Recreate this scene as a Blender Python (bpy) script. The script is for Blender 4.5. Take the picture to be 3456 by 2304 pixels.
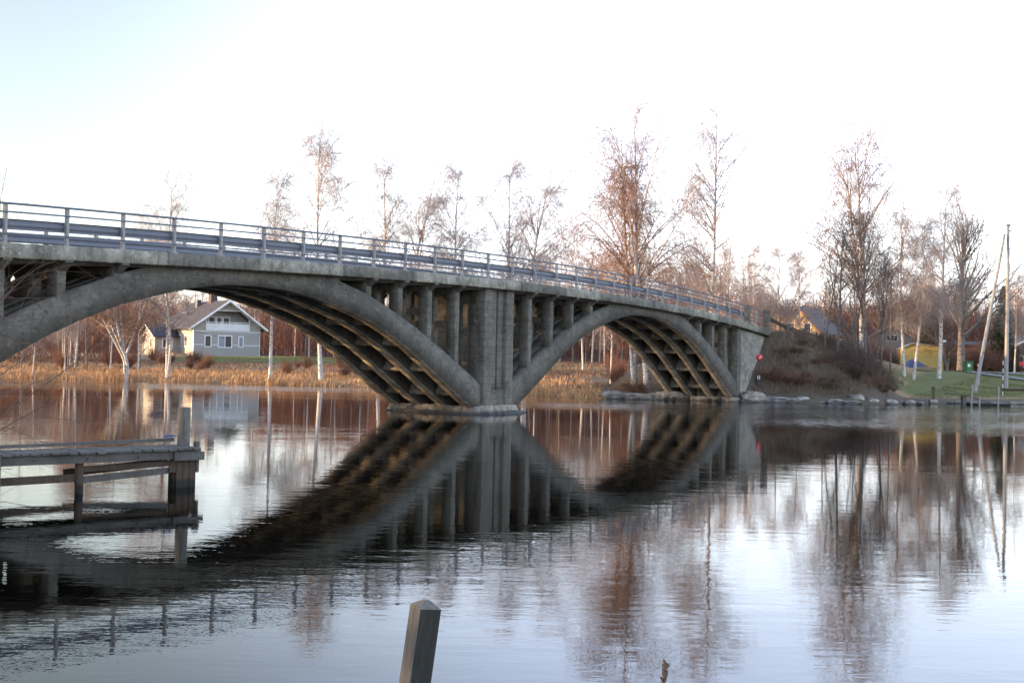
import bpy, math, random
import numpy as np
from mathutils import Matrix, Vector, Euler
for o in list(bpy.data.objects): bpy.data.objects.remove(o)
rad = math.radians
scene = bpy.context.scene
COL = scene.collection
# ------------------------------------------------------------------ camera
F = 4043.0; ROLL = 0.0209; PITCH = math.atan(64/F); CH = 2.4
cr, sr = math.cos(ROLL), math.sin(ROLL); cp, sp = math.cos(PITCH), math.sin(PITCH)
cd = bpy.data.cameras.new('camera'); cam = bpy.data.objects.new('camera', cd); COL.objects.link(cam)
R0 = Vector((1, 0, 0)); U0 = Vector((0, -sp, cp)); Fw = Vector((0, cp, sp))
Rt = R0*cr + U0*sr; Up = U0*cr - R0*sr
M = Matrix((Rt, Up, -Fw)).transposed().to_4x4(); M.translation = Vector((0, 0, CH)); cam.matrix_world = M
cd.sensor_width = 36; cd.lens = 36*F/3456; cd.clip_start = 0.05; cd.clip_end = 3000
scene.camera = cam
# ------------------------------------------------------------------ light
SUN_EL = rad(5.0); SUN_DIR = Vector((-1.0, -0.06, 0)).normalized()*math.cos(SUN_EL) + Vector((0, 0, math.sin(SUN_EL)))
w = bpy.data.worlds.new('World'); scene.world = w; w.use_nodes = True
nt = w.node_tree; nt.nodes.clear()
sky = nt.nodes.new('ShaderNodeTexSky'); sky.sky_type = 'NISHITA'; sky.sun_disc = False
sky.sun_elevation = SUN_EL; sky.sun_rotation = math.atan2(SUN_DIR.x, SUN_DIR.y)
sky.air_density = 1.0; sky.dust_density = 1.0; sky.ozone_density = 1.5
bg = nt.nodes.new('ShaderNodeBackground'); bg.inputs['Strength'].default_value = 0.15
wo = nt.nodes.new('ShaderNodeOutputWorld')
# thin high cloud veils the whole sky: palest and brightest low down, bluer and darker overhead
hs = nt.nodes.new('ShaderNodeHueSaturation'); hs.inputs['Saturation'].default_value = .55; nt.links.new(sky.outputs[0], hs.inputs['Color'])
tc = nt.nodes.new('ShaderNodeTexCoord'); sz = nt.nodes.new('ShaderNodeSeparateXYZ'); nt.links.new(tc.outputs['Generated'], sz.inputs[0])
vr = nt.nodes.new('ShaderNodeValToRGB'); el = vr.color_ramp.elements; el[0].position = 0.0; el[0].color = (.44, .44, .47, 1)
el[1].position = 1.0; el[1].color = (.13, .19, .33, 1)
for p_, c_ in ((.12, (.46, .49, .58, 1)), (.27, (.40, .48, .70, 1)), (.5, (.20, .27, .44, 1))): e_ = el.new(p_); e_.color = c_
nt.links.new(sz.outputs[2], vr.inputs[0]); veil = nt.nodes.new('ShaderNodeBackground'); veil.inputs['Strength'].default_value = 1.0
nm = nt.nodes.new('ShaderNodeTexNoise'); nm.inputs['Scale'].default_value = 1.3; nm.inputs['Detail'].default_value = 3; mp_ = nt.nodes.new('ShaderNodeMapping'); mp_.inputs['Scale'].default_value = (1, 1, 4)
nt.links.new(tc.outputs['Generated'], mp_.inputs[0]); nt.links.new(mp_.outputs[0], nm.inputs['Vector'])
mr = nt.nodes.new('ShaderNodeMapRange'); mr.inputs['From Min'].default_value = .3; mr.inputs['From Max'].default_value = .7; mr.inputs['To Min'].default_value = .85; mr.inputs['To Max'].default_value = 1.15
nt.links.new(nm.outputs['Fac'], mr.inputs['Value']); 
# the veil thins out towards the upper left, where blue sky shows through
dp = nt.nodes.new('ShaderNodeVectorMath'); dp.operation = 'DOT_PRODUCT'; v0 = Vector((-.62, .70, .42)).normalized(); dp.inputs[1].default_value = v0
nt.links.new(tc.outputs['Generated'], dp.inputs[0]); mr2 = nt.nodes.new('ShaderNodeMapRange'); mr2.interpolation_type = 'SMOOTHSTEP'
mr2.inputs['From Min'].default_value = .72; mr2.inputs['From Max'].default_value = .96; mr2.inputs['To Min'].default_value = 1.0; mr2.inputs['To Max'].default_value = .0
nt.links.new(dp.outputs['Value'], mr2.inputs['Value']); mm_ = nt.nodes.new('ShaderNodeMath'); mm_.operation = 'MULTIPLY'
nt.links.new(mr.outputs[0], mm_.inputs[0]); nt.links.new(mr2.outputs[0], mm_.inputs[1]); nt.links.new(mm_.outputs[0], veil.inputs['Strength'])
nt.links.new(vr.outputs[0], veil.inputs['Color']); ad = nt.nodes.new('ShaderNodeAddShader')
nt.links.new(hs.outputs[0], bg.inputs[0]); nt.links.new(bg.outputs[0], ad.inputs[0]); nt.links.new(veil.outputs[0], ad.inputs[1]); nt.links.new(ad.outputs[0], wo.inputs[0])
sd = bpy.data.lights.new('sun', 'SUN'); sd.energy = 4.6; sd.angle = rad(0.5); sd.color = (1.0, 0.66, 0.36)
so = bpy.data.objects.new('sun', sd); COL.objects.link(so); so.rotation_euler = SUN_DIR.to_track_quat('Z', 'Y').to_euler()
vs = scene.view_settings; vs.view_transform = 'Standard'; vs.look = 'None'; vs.gamma = 1; vs.use_curve_mapping = False
vs.exposure = 1.7
# ------------------------------------------------------------------ helpers
rng = np.random.default_rng(7); random.seed(7)
def ray(u, v):                       # viewing direction of a point of the photo (survey measurements, 3456 px wide)
    x = u-1728.; y = v-1152.
    x, y = x*cr+y*sr, -x*sr+y*cr
    return np.array([x, F*cp+y*sp, -y*cp+F*sp])
def at(u, v, Y):
    r = ray(u, v); k = Y/r[1]; return np.array([r[0]*k, Y, CH+r[2]*k])
K2 = 3456/2352.
def tag(o, label=None, cat=None, group=None, kind=None):
    if label: o['label'] = label
    if cat: o['category'] = cat
    if group: o['group'] = group
    if kind: o['kind'] = kind
    return o
def empty(name, loc=(0, 0, 0), rz=0.0, **kw):
    o = bpy.data.objects.new(name, None); COL.objects.link(o); o.location = [float(c) for c in loc]; o.rotation_euler = (0, 0, rz)
    o.empty_display_size = .2
    return tag(o, **kw)
def npmesh(name, V, Fc, mats, mi=None, smooth=False, attr=None):
    """V (n,3); Fc list of arrays (m,k) of one k each or a single array"""
    me = bpy.data.meshes.new(name)
    if not isinstance(Fc, (list, tuple)): Fc = [Fc]
    Fc = [f for f in Fc if len(f)]
    nl = sum(f.size for f in Fc); nf = sum(len(f) for f in Fc)
    me.vertices.add(len(V)); me.vertices.foreach_set('co', np.asarray(V, np.float32).ravel())
    me.loops.add(nl); me.loops.foreach_set('vertex_index', np.concatenate([f.ravel() for f in Fc]).astype(np.int32))
    me.polygons.add(nf)
    tot = np.concatenate([np.full(len(f), f.shape[1]) for f in Fc]).astype(np.int32)
    st = np.concatenate([[0], np.cumsum(tot)[:-1]]).astype(np.int32)
    me.polygons.foreach_set('loop_start', st); me.polygons.foreach_set('loop_total', tot)
    for m in mats: me.materials.append(m)
    if mi is not None: me.polygons.foreach_set('material_index', np.asarray(mi, np.int32))
    if smooth: me.polygons.foreach_set('use_smooth', np.ones(nf, bool))
    if attr is not None:
        a = me.color_attributes.new('zone', 'FLOAT_COLOR', 'POINT'); a.data.foreach_set('color', np.asarray(attr, np.float32).ravel())
    me.update(calc_edges=True); me.validate()
    return me
def obj(name, me, parent=None, loc=None, rot=None, scale=None, **kw):
    o = bpy.data.objects.new(name, me); COL.objects.link(o)
    if parent: o.parent = parent
    if loc is not None: o.location = [float(c) for c in loc]
    if rot is not None: o.rotation_euler = rot
    if scale is not None: o.scale = (scale,)*3 if isinstance(scale, (int, float)) else scale
    return tag(o, **kw)
class MB:
    def __init__(s): s.v = []; s.f = []; s.m = []
    def add(s, vs_, fs, m=0):
        b = len(s.v); s.v += [tuple(map(float, p)) for p in vs_]; s.f += [tuple(b+i for i in f) for f in fs]; s.m += [m]*len(fs); return s
    def box(s, x0, x1, y0, y1, z0, z1, m=0, jit=0, bev=0):
        if bev:
            return s.bevbox(x0, x1, y0, y1, z0, z1, bev, m, jit)
        P = [(x, y, z) for z in (z0, z1) for y in (y0, y1) for x in (x0, x1)]
        if jit: P = [tuple(c+random.uniform(-jit, jit) for c in p) for p in P]
        return s.add(P, [(0, 2, 3, 1), (4, 5, 7, 6), (0, 1, 5, 4), (2, 6, 7, 3), (0, 4, 6, 2), (1, 3, 7, 5)], m)
    def bevbox(s, x0, x1, y0, y1, z0, z1, b, m=0, jit=0):
        # chamfered box as octagon-like rings
        R = []
        for z, i in ((z0, b), (z0+b, 0), (z1-b, 0), (z1, b)):
            ax0, ax1, ay0, ay1 = x0+i, x1-i, y0+i, y1-i
            R.append([(ax0+b, ay0, z), (ax1-b, ay0, z), (ax1, ay0+b, z), (ax1, ay1-b, z), (ax1-b, ay1, z), (ax0+b, ay1, z), (ax0, ay1-b, z), (ax0, ay0+b, z)])
        P = [p for r in R for p in r]
        if jit: P = [tuple(c+random.uniform(-jit, jit) for c in p) for p in P]
        fs = [tuple(range(7, -1, -1)), tuple(range(24, 32))]
        for k in range(3):
            for i in range(8):
                j = (i+1) % 8; fs.append((k*8+i, k*8+j, (k+1)*8+j, (k+1)*8+i))
        return s.add(P, fs, m)
    def bar(s, a, b, w_, h_, m=0, up=(0, 0, 1)):
        a = Vector(a); b = Vector(b); d = (b-a).normalized(); u = Vector(up); x = d.cross(u)
        if x.length < 1e-4: x = d.cross(Vector((1, 0, 0)))
        x.normalize(); u = x.cross(d).normalized()
        P = []
        for p in (a, b):
            for i, j in ((-1, -1), (1, -1), (1, 1), (-1, 1)): P.append(p+x*(i*w_/2)+u*(j*h_/2))
        return s.add(P, [(0, 1, 2, 3), (7, 6, 5, 4), (0, 4, 5, 1), (1, 5, 6, 2), (2, 6, 7, 3), (3, 7, 4, 0)], m)
    def tube(s, pts, rs, n=8, m=0, cap=True):
        pts = [Vector(p) for p in pts]; P = []; rs = [rs]*len(pts) if isinstance(rs, (int, float)) else rs
        for i, p in enumerate(pts):
            d = (pts[min(i+1, len(pts)-1)]-pts[max(i-1, 0)]).normalized()
            x = d.cross(Vector((0.13, 1, 0.07))); x.normalize(); y = d.cross(x)
            for k in range(n):
                a = 2*math.pi*k/n; P.append(p+x*(math.cos(a)*rs[i])+y*(math.sin(a)*rs[i]))
        fs = []
        for i in range(len(pts)-1):
            for k in range(n):
                l = (k+1) % n; fs.append((i*n+k, i*n+l, (i+1)*n+l, (i+1)*n+k))
        if cap: fs += [tuple(range(n-1, -1, -1)), tuple((len(pts)-1)*n+k for k in range(n))]
        return s.add(P, fs, m)
    def extrude(s, poly, h0, h1, axis=1, m=0):
        """poly of 2-d points; extruded along axis (0 x,1 y,2 z)"""
        n = len(poly); P = []
        for h in (h0, h1):
            for a, b in poly:
                P.append((h, a, b) if axis == 0 else (a, h, b) if axis == 1 else (a, b, h))
        fs = [tuple(range(n)), tuple(range(2*n-1, n-1, -1))]
        for i in range(n):
            j = (i+1) % n; fs.append((i, i+n, j+n, j))
        return s.add(P, fs, m)
    def mesh(s, name, mats):
        me = bpy.data.meshes.new(name); me.from_pydata(s.v, [], s.f)
        for m in (mats if isinstance(mats, (list, tuple)) else [mats]): me.materials.append(m)
        me.polygons.foreach_set('material_index', s.m)
        import bmesh
        bm = bmesh.new(); bm.from_mesh(me); bmesh.ops.recalc_face_normals(bm, faces=bm.faces); bm.to_mesh(me); bm.free()
        me.update(); return me
    def build(s, name, mats, parent=None, **kw): return obj(name, s.mesh(name, mats), parent, **kw)
# ------------------------------------------------------------------ materials
def mat(name, col=(0.3, 0.3, 0.3), rough=0.8, **kw):
    m = bpy.data.materials.new(name); m.use_nodes = True; b = m.node_tree.nodes['Principled BSDF']
    b.inputs['Base Color'].default_value = (*col, 1); b.inputs['Roughness'].default_value = rough
    if 'metal' in kw: b.inputs['Metallic'].default_value = kw['metal']
    if 'spec' in kw: b.inputs['Specular IOR Level'].default_value = kw['spec']
    return m
class N:
    def __init__(s, m): s.m = m; s.t = m.node_tree; s.b = s.t.nodes['Principled BSDF']
    def n(s, typ, **kw):
        q = s.t.nodes.new(typ)
        for k, v in kw.items(): setattr(q, k, v)
        return q
    def l(s, a, b): s.t.links.new(a, b)
    def coord(s, scale=(1, 1, 1), kind='Object'):
        c = s.n('ShaderNodeTexCoord'); mp = s.n('ShaderNodeMapping'); mp.inputs['Scale'].default_value = scale
        s.l(c.outputs[kind], mp.inputs[0]); return mp.outputs[0]
    def noise(s, vec, scale, detail=4, rough=.6, dist=0.):
        q = s.n('ShaderNodeTexNoise'); q.inputs['Scale'].default_value = scale; q.inputs['Detail'].default_value = detail
        q.inputs['Roughness'].default_value = rough; q.inputs['Distortion'].default_value = dist; s.l(vec, q.inputs['Vector']); return q.outputs['Fac']
    def ramp(s, fac, stops):
        q = s.n('ShaderNodeValToRGB'); e = q.color_ramp.elements
        while len(e) < len(stops): e.new(.5)
        for el, (p, c) in zip(e, stops): el.position = p; el.color = (*c, 1) if len(c) == 3 else c
        s.l(fac, q.inputs[0]); return q.outputs[0]
    def mix(s, fac, a, b, mode='MIX'):
        q = s.n('ShaderNodeMix', data_type='RGBA', blend_type=mode)
        if isinstance(fac, (int, float)): q.inputs[0].default_value = fac
        else: s.l(fac, q.inputs[0])
        for i, x in ((6, a), (7, b)):
            if isinstance(x, tuple): q.inputs[i].default_value = (*x, 1)
            else: s.l(x, q.inputs[i])
        return q.outputs[2]
    def math(s, op, a, b=None):
        q = s.n('ShaderNodeMath', operation=op)
        for i, x in enumerate((a, b)):
            if x is None: continue
            if isinstance(x, (int, float)): q.inputs[i].default_value = x
            else: s.l(x, q.inputs[i])
        return q.outputs[0]
    def bump(s, h, dist, strength=1.0):
        q = s.n('ShaderNodeBump'); q.inputs['Distance'].default_value = dist; q.inputs['Strength'].default_value = strength
        s.l(h, q.inputs['Height']); s.l(q.outputs[0], s.b.inputs['Normal']); return q
    def color(s, c): s.l(c, s.b.inputs['Base Color'])
g = lambda v: (v, v, v)
def concrete(name, base, dark, lichen=.0, boards=0.0, streak=.6, moss=0., wet=True, pits=0.):
    m = mat(name, rough=.9); k = N(m); v = k.coord()
    big = k.noise(v, .7, 5, .65); mid = k.noise(v, 4, 5, .7); fine = k.noise(v, 28, 4, .7)
    st = k.noise(k.coord((1.9, 1.9, .22)), 1.6, 6, .7, .6)
    c = k.mix(k.ramp(big, [(.38, g(0)), (.60, g(1))]), tuple(x*.8 for x in dark), tuple(x*1.15 for x in base))
    c = k.mix(k.ramp(st, [(.5, g(0)), (.72, g(streak))]), c, tuple(x*.38 for x in dark))
    c = k.mix(k.ramp(mid, [(.52, g(0)), (.70, g(.7))]), c, tuple(min(1, x*1.8) for x in base)); c = k.mix(k.ramp(k.noise(v, 2.3, 6, .75), [(.34, g(.7)), (.5, g(0))]), c, tuple(x*.5 for x in dark))
    if lichen:
        li = k.noise(v, 7, 6, .8, .4); c = k.mix(k.ramp(li, [(.6, g(0)), (.66, g(lichen))]), c, (.42, .43, .40))
    if moss:
        mo = k.noise(v, 1.9, 6, .8, .3); c = k.mix(k.ramp(mo, [(.6, g(0)), (.7, g(moss))]), c, (.035, .042, .02))
    hgt = k.math('ADD', k.math('MULTIPLY', mid, .6), k.math('MULTIPLY', fine, .25))
    if pits:
        pt = k.noise(v, 5.5, 3, .5, .8); pm = k.ramp(pt, [(.62, g(0)), (.67, g(1))])
        c = k.mix(k.math('MULTIPLY', pm, pits), c, (.045, .043, .04)); hgt = k.math('SUBTRACT', hgt, k.math('MULTIPLY', pm, 1.5))
    if boards:
        wv = k.n('ShaderNodeTexWave', wave_type='BANDS', bands_direction='Z', wave_profile='SIN'); wv.inputs['Scale'].default_value = .95
        wv.inputs['Distortion'].default_value = 1.2; wv.inputs['Detail'].default_value = 3; wv.inputs['Detail Scale'].default_value = 2; k.l(v, wv.inputs['Vector'])
        ln = k.ramp(wv.outputs['Fac'], [(.0, g(1)), (.07, g(0))]); c = k.mix(k.math('MULTIPLY', ln, boards), c, tuple(x*.45 for x in dark))
        hgt = k.math('SUBTRACT', hgt, k.math('MULTIPLY', ln, boards))
    if wet:   # dark tide band just above the water
        sx = k.n('ShaderNodeSeparateXYZ'); k.l(v, sx.inputs[0])
        zz = k.math('ADD', sx.outputs[2], k.math('MULTIPLY', mid, .18))
        c = k.mix(k.ramp(zz, [(.12, g(.75)), (.26, g(0))]), c, (.03, .028, .022))
    k.color(c); k.bump(hgt, .03, .9)
    return m
CO = concrete('concrete', (0.122, 0.110, 0.084), (0.105, 0.096, 0.073), lichen=.35, moss=.3, streak=.5)
CO_RIB = concrete('concrete_rib', (0.106, 0.095, 0.075), (0.093, 0.085, 0.066), boards=.07, streak=.4, pits=.12)
CO_PIT = concrete('concrete_spalled', (0.169, 0.164, 0.151), (.16, .155, .14), boards=.15, streak=.35, pits=.6)
CO_EDGE = concrete('concrete_edge', (0.177, 0.161, 0.125), (0.122, 0.113, 0.085), lichen=.8, moss=.85, streak=.9, wet=False)
if True:
    k = N(CO_EDGE); oi = k.n('ShaderNodeObjectInfo'); src = k.b.inputs['Base Color'].links[0].from_socket
    lt = k.ramp(oi.outputs['Random'], [(0, g(.75)), (.5, g(1.15)), (1, g(1.7))]); k.color(k.mix(1.0, src, lt, 'MULTIPLY'))
CO_PIER = concrete('concrete_pier', (0.127, 0.115, 0.090), (0.109, 0.100, 0.075), boards=.34, streak=.9, lichen=.4)
CO_UNDER = concrete('concrete_soffit_lit', (0.383, 0.335, 0.262), (0.259, 0.219, 0.166), boards=.2, streak=.3)  # warm light bounced onto the undersides is put into this paler concrete colour
CO_FOOT = concrete('concrete_footing', (0.247, 0.217, 0.173), (0.150, 0.135, 0.112), streak=.3, pits=.4)
def metal(name, col, rough=.45, mt=.3):
    m = mat(name, col, rough, metal=mt); k = N(m); v = k.coord(); n1 = k.noise(v, 3, 4, .7)
    k.color(k.mix(k.ramp(n1, [(.45, g(0)), (.75, g(.45))]), col, tuple(x*.55 for x in col))); return m
GALV = metal('galvanised_steel', (0.132, 0.147, 0.174), .55, .15)
BEAM = metal('guard_beam_steel', (.135, .142, .165), .55, .1)
POSTM = mat('rail_post', (.26, .255, .245), .75)
def wood(name, a, b, scale=(1, 1, 12), r=.85, bump=.006):
    m = mat(name, rough=r); k = N(m); v = k.coord(scale); n1 = k.noise(v, 3.0, 5, .7, .3); n2 = k.noise(k.coord(), 2.2, 4, .6)
    c = k.mix(k.ramp(n1, [(.35, g(0)), (.7, g(1))]), a, b); c = k.mix(k.ramp(n2, [(.45, g(0)), (.7, g(.5))]), c, tuple(x*.5 for x in a))
    k.color(c); k.bump(n1, bump, .8); return m
WOOD_G = wood('weathered_wood', (0.069, 0.063, 0.053), (0.132, 0.124, 0.108), (8, 8, 8))
WOOD_V = wood('weathered_wood_upright', (0.090, 0.083, 0.068), (0.180, 0.169, 0.143), (14, 14, 1.2))
WOOD_B = wood('wet_brown_wood', (0.042, 0.027, 0.017), (0.096, 0.066, 0.042), (14, 14, 1.2))
WOOD_SHADE = wood('shade_darkened_wood', (0.017, 0.017, 0.013), (0.041, 0.040, 0.032), (14, 14, 1.2))  # shade on one side of the foreground post, put into the wood colour
WOOD_P = wood('pole_wood', (.24, .23, .21), (.36, .34, .31), (14, 14, .8))
WOOD_LIT = wood('pine_pole', (.34, .24, .15), (.48, .35, .23), (14, 14, .8))
for m_ in (WOOD_B,):
    k = N(m_); src = k.b.inputs['Base Color'].links[0].from_socket; q_ = k.n('ShaderNodeSeparateXYZ'); v = k.coord(); k.l(v, q_.inputs[0])
    zz = k.math('ADD', q_.outputs[2], k.math('MULTIPLY', k.noise(v, 6, 3, .6), .12)); k.color(k.mix(k.ramp(zz, [(.16, g(.85)), (.24, g(0))]), src, (.008, .009, .006)))
def bark(name, a, b, dark=(.03, .025, .022), sc=1.0, amt=1.0):
    m = mat(name, rough=.85); k = N(m); v = k.coord((2.2, 2.2, 9)); n1 = k.noise(v, 1.2*sc, 4, .7, .4); n2 = k.noise(k.coord((1, 1, .35)), 2.2*sc, 3, .6)
    c = k.mix(n2, a, b); c = k.mix(k.ramp(n1, [(.52, g(0)), (.58, g(amt))]), c, dark)
    k.color(c); k.bump(n1, .02, .6); return m
BIRCH = bark('birch_bark', (.50, .46, .41), (.68, .65, .60), sc=1.5)
BIRCH_D = bark('birch_bark_grey', (.34, .31, .28), (.5, .47, .43), amt=.9)
LIMB = bark('birch_limb', (.30, .21, .15), (.42, .32, .25), (.1, .06, .045), amt=.6)
BARK = bark('grey_bark', (.12, .10, .082), (.2, .17, .14), (.05, .04, .032))
def twig(name, a, b):
    m = mat(name, a, .9); k = N(m); ge = k.n('ShaderNodeNewGeometry'); oi = k.n('ShaderNodeObjectInfo')
    c = k.mix(ge.outputs['Random Per Island'], a, b); k.color(k.mix(k.math('MULTIPLY', oi.outputs['Random'], .35), c, tuple(x*.6 for x in a))); return m
TWIG = twig('birch_twigs', (0.138, 0.075, 0.055), (0.239, 0.144, 0.104))
TWIG_P = twig('pale_twigs', (0.234, 0.183, 0.160), (0.370, 0.311, 0.282))
TWIG_O = twig('orange_twigs', (.25, .10, .045), (.42, .19, .09))
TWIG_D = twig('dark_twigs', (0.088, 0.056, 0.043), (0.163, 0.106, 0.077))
TWIG_R = twig('thicket_twigs', (0.127, 0.054, 0.034), (0.244, 0.115, 0.073))
NEEDLE = twig('spruce_needles', (.018, .028, .012), (.045, .06, .022))
REED = twig('dry_reed', (0.317, 0.178, 0.083), (0.529, 0.337, 0.176))
REED_B = twig('brown_grass', (.15, .08, .045), (.30, .17, .095))
GRASSG = twig('green_grass', (0.081, 0.095, 0.014), (0.179, 0.164, 0.027))
BUSH = twig('bush_twigs', (0.150, 0.098, 0.065), (0.299, 0.203, 0.133))
# ------------------------------------------------------------------ terrain
SH = np.array([(-400, 150), (-200, 125), (-60, 111), (-46, 107.8), (-41, 105.6), (-25, 101.5), (-10, 96.2), (-3, 91), (2.2, 85.3), (6, 79.4), (15.2, 79.8), (19.4, 80.3), (24.4, 80.6), (26.5, 83.5), (29, 85), (37.5, 87.4), (60, 93), (200, 120), (400, 140)], float)
D0 = np.array([-13.93, 32.82]); DD = np.array([1.0544, 1.6576]); DD /= np.linalg.norm(DD); DN = np.array([-DD[1], DD[0]])
def st2w(s, t): return D0[0]+DD[0]*s+DN[0]*t, D0[1]+DD[1]*s+DN[1]*t
ROADZ_S = [54, 59, 66, 75, 80, 90, 100, 112]; ROADZ_Z = [5.15, 4.95, 4.45, 3.95, 3.6, 2.9, 2.35, 2.25]
def sstep(a, b, x): q = np.clip((x-a)/(b-a), 0, 1); return q*q*(3-2*q)
def vnoise(X, Y, sc, seed=0):
    return (np.sin(X*sc*1.3+seed+np.sin(Y*sc*.9+seed*2)*1.7)+np.sin(Y*sc*1.1-seed+np.sin(X*sc*.7)*2.1)+np.sin((X+Y)*sc*.83+seed*3))/3
def ground(X, Y):
    X = np.asarray(X, float); Y = np.asarray(Y, float)
    ys = np.interp(X, SH[:, 0], SH[:, 1])+.35*vnoise(X, Y*0, .9, 2)
    d = (Y-ys)*.93
    right = sstep(4, 26, X)
    hl = .22*sstep(-.6, 1.2, d)+1.0*sstep(0, 22, d)+1.0*sstep(15, 52, d)
    hr = .25*sstep(-.5, .5, d)+.55*sstep(.3, 9, d)+1.45*sstep(5, 24, d)
    h = np.where(d > -6, hl*(1-right)+hr*right, 0)
    h = h+.10*vnoise(X, Y, .35, 1)*sstep(2, 12, d)
    bed = -1.6*sstep(0.3, -6, d)
    h = h+bed+4.5*sstep(62, 170, d)
    # embankment that carries the road past the abutment
    s = (X-D0[0])*DD[0]+(Y-D0[1])*DD[1]; t = (X-D0[0])*DN[0]+(Y-D0[1])*DN[1]
    top = np.interp(s, ROADZ_S, ROADZ_Z)-.12
    e = np.abs(t-2.65)-3.3
    front = np.clip((59.2-s), 0, None)
    slope = top-np.clip(e, 0, None)*.62-front*1.12+.12*vnoise(X, Y, 1.1, 4)*(e > .3)
    slope = np.minimum(slope, .3+np.clip(d, 0, None)*1.7+.15*vnoise(X, Y, 2.1, 3))
    slope = np.where(s < 54.3, -9, slope)
    h = np.where(d > -1.2, np.maximum(h, np.minimum(slope, top)), h)
    # near shore at the photographer's feet and the left bank, both outside the frame
    a = np.where(Y < 62, (-.45*Y-.9)-X, (-.45*62-.9)-X-(Y-62)*1.6)
    nb = np.maximum(a, (4.0-Y)+.25*np.sin(X*1.3))
    hn = -1.6+1.6*sstep(-3.5, 0, nb)+.55*sstep(0, 1.8, nb)+1.2*sstep(2, 14, nb)
    return np.maximum(h, hn)
def gz(x, y): return float(ground(np.array([x]), np.array([y]))[0])
def axis(lo, hi, c0, c1, fine, coarse):
    a = [c0]
    while a[-1] < c1: a.append(a[-1]+fine)
    st = fine
    while a[-1] < hi: st = min(st*1.18, coarse); a.append(a[-1]+st)
    b = [c0]; st = fine
    while b[-1] > lo: st = min(st*1.18, coarse); b.append(b[-1]-st)
    return np.array(b[:0:-1]+a)
xs = axis(-900, 900, -52, 48, .55, 40); ys_ = axis(-120, 1500, 76, 128, .5, 40)
ys_ = np.unique(np.concatenate([ys_, np.arange(-6, 76, 1.2)]))
GX, GY = np.meshgrid(xs, ys_); GZ = ground(GX, GY)
nx, ny = len(xs), len(ys_); idx = np.arange(nx*ny).reshape(ny, nx)
quads = np.stack([idx[:-1, :-1], idx[:-1, 1:], idx[1:, 1:], idx[1:, :-1]], -1).reshape(-1, 4)
dsh = GY-np.interp(GX, SH[:, 0], SH[:, 1])
nzz = vnoise(GX, GY, .5, 5)
green_l = sstep(28, 33, dsh+nzz*2)*(1-sstep(62, 70, dsh))*sstep(-45, -36, GX)*(1-sstep(2, 6, GX))
S_ = (GX-D0[0])*DD[0]+(GY-D0[1])*DD[1]; T_ = (GX-D0[0])*DN[0]+(GY-D0[1])*DN[1]
offemb = sstep(4.0, 5.5, np.abs(T_-2.65)+nzz*.8)
green_r = sstep(21.0, 22.6, GX+nzz*.5)*sstep(2.2, 4.5, dsh+nzz)*(1-sstep(75, 90, dsh))*np.where(T_ < 0, offemb, 0)
green = np.clip(green_l+green_r, 0, 1)
forest = np.clip(sstep(48, 60, dsh)*(GX < 20)*(1-green), 0, 1)
attr = np.stack([green, forest, np.clip((GX > 12)*sstep(2.2, 1.2, dsh)+(S_ > 53.5)*(1-sstep(21.6, 23.0, GX+nzz*.5))*(GY < 105)*sstep(0, .4, dsh+1.2), 0, 1), np.ones_like(green)], -1).reshape(-1, 4)
TM = mat('ground_soil_and_grass', rough=.95); k = N(TM)
va = k.n('ShaderNodeVertexColor', layer_name='zone'); sx = k.n('ShaderNodeSeparateColor'); k.l(va.outputs[0], sx.inputs[0])
v = k.coord(); n1 = k.noise(v, .6, 6, .7); n2 = k.noise(v, 6, 5, .75); n3 = k.noise(v, .12, 3, .5)
dry = k.mix(n1, (.20, .125, .06), (.40, .27, .14)); dry = k.mix(k.ramp(n2, [(.4, g(0)), (.7, g(.6))]), dry, (.13, .08, .045))
grn = k.mix(k.ramp(n1, [(.35, g(0)), (.7, g(1))]), (.075, .088, .016), (.15, .15, .034)); grn = k.mix(k.ramp(n2, [(.5, g(0)), (.72, g(.55))]), grn, (.16, .13, .06))
flo = k.mix(n2, (.09, .05, .03), (.17, .09, .05))
c = k.mix(sx.outputs[0], dry, grn); c = k.mix(sx.outputs[1], c, flo); c = k.mix(sx.outputs[2], c, k.mix(n2, (.06, .047, .03), (.13, .10, .065)))
k.color(c); k.bump(k.math('ADD', n1, n2), .12, .8)
terr = obj('ground', npmesh('ground', np.stack([GX, GY, GZ], -1).reshape(-1, 3), quads, [TM], smooth=True, attr=attr), kind='structure')
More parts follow.
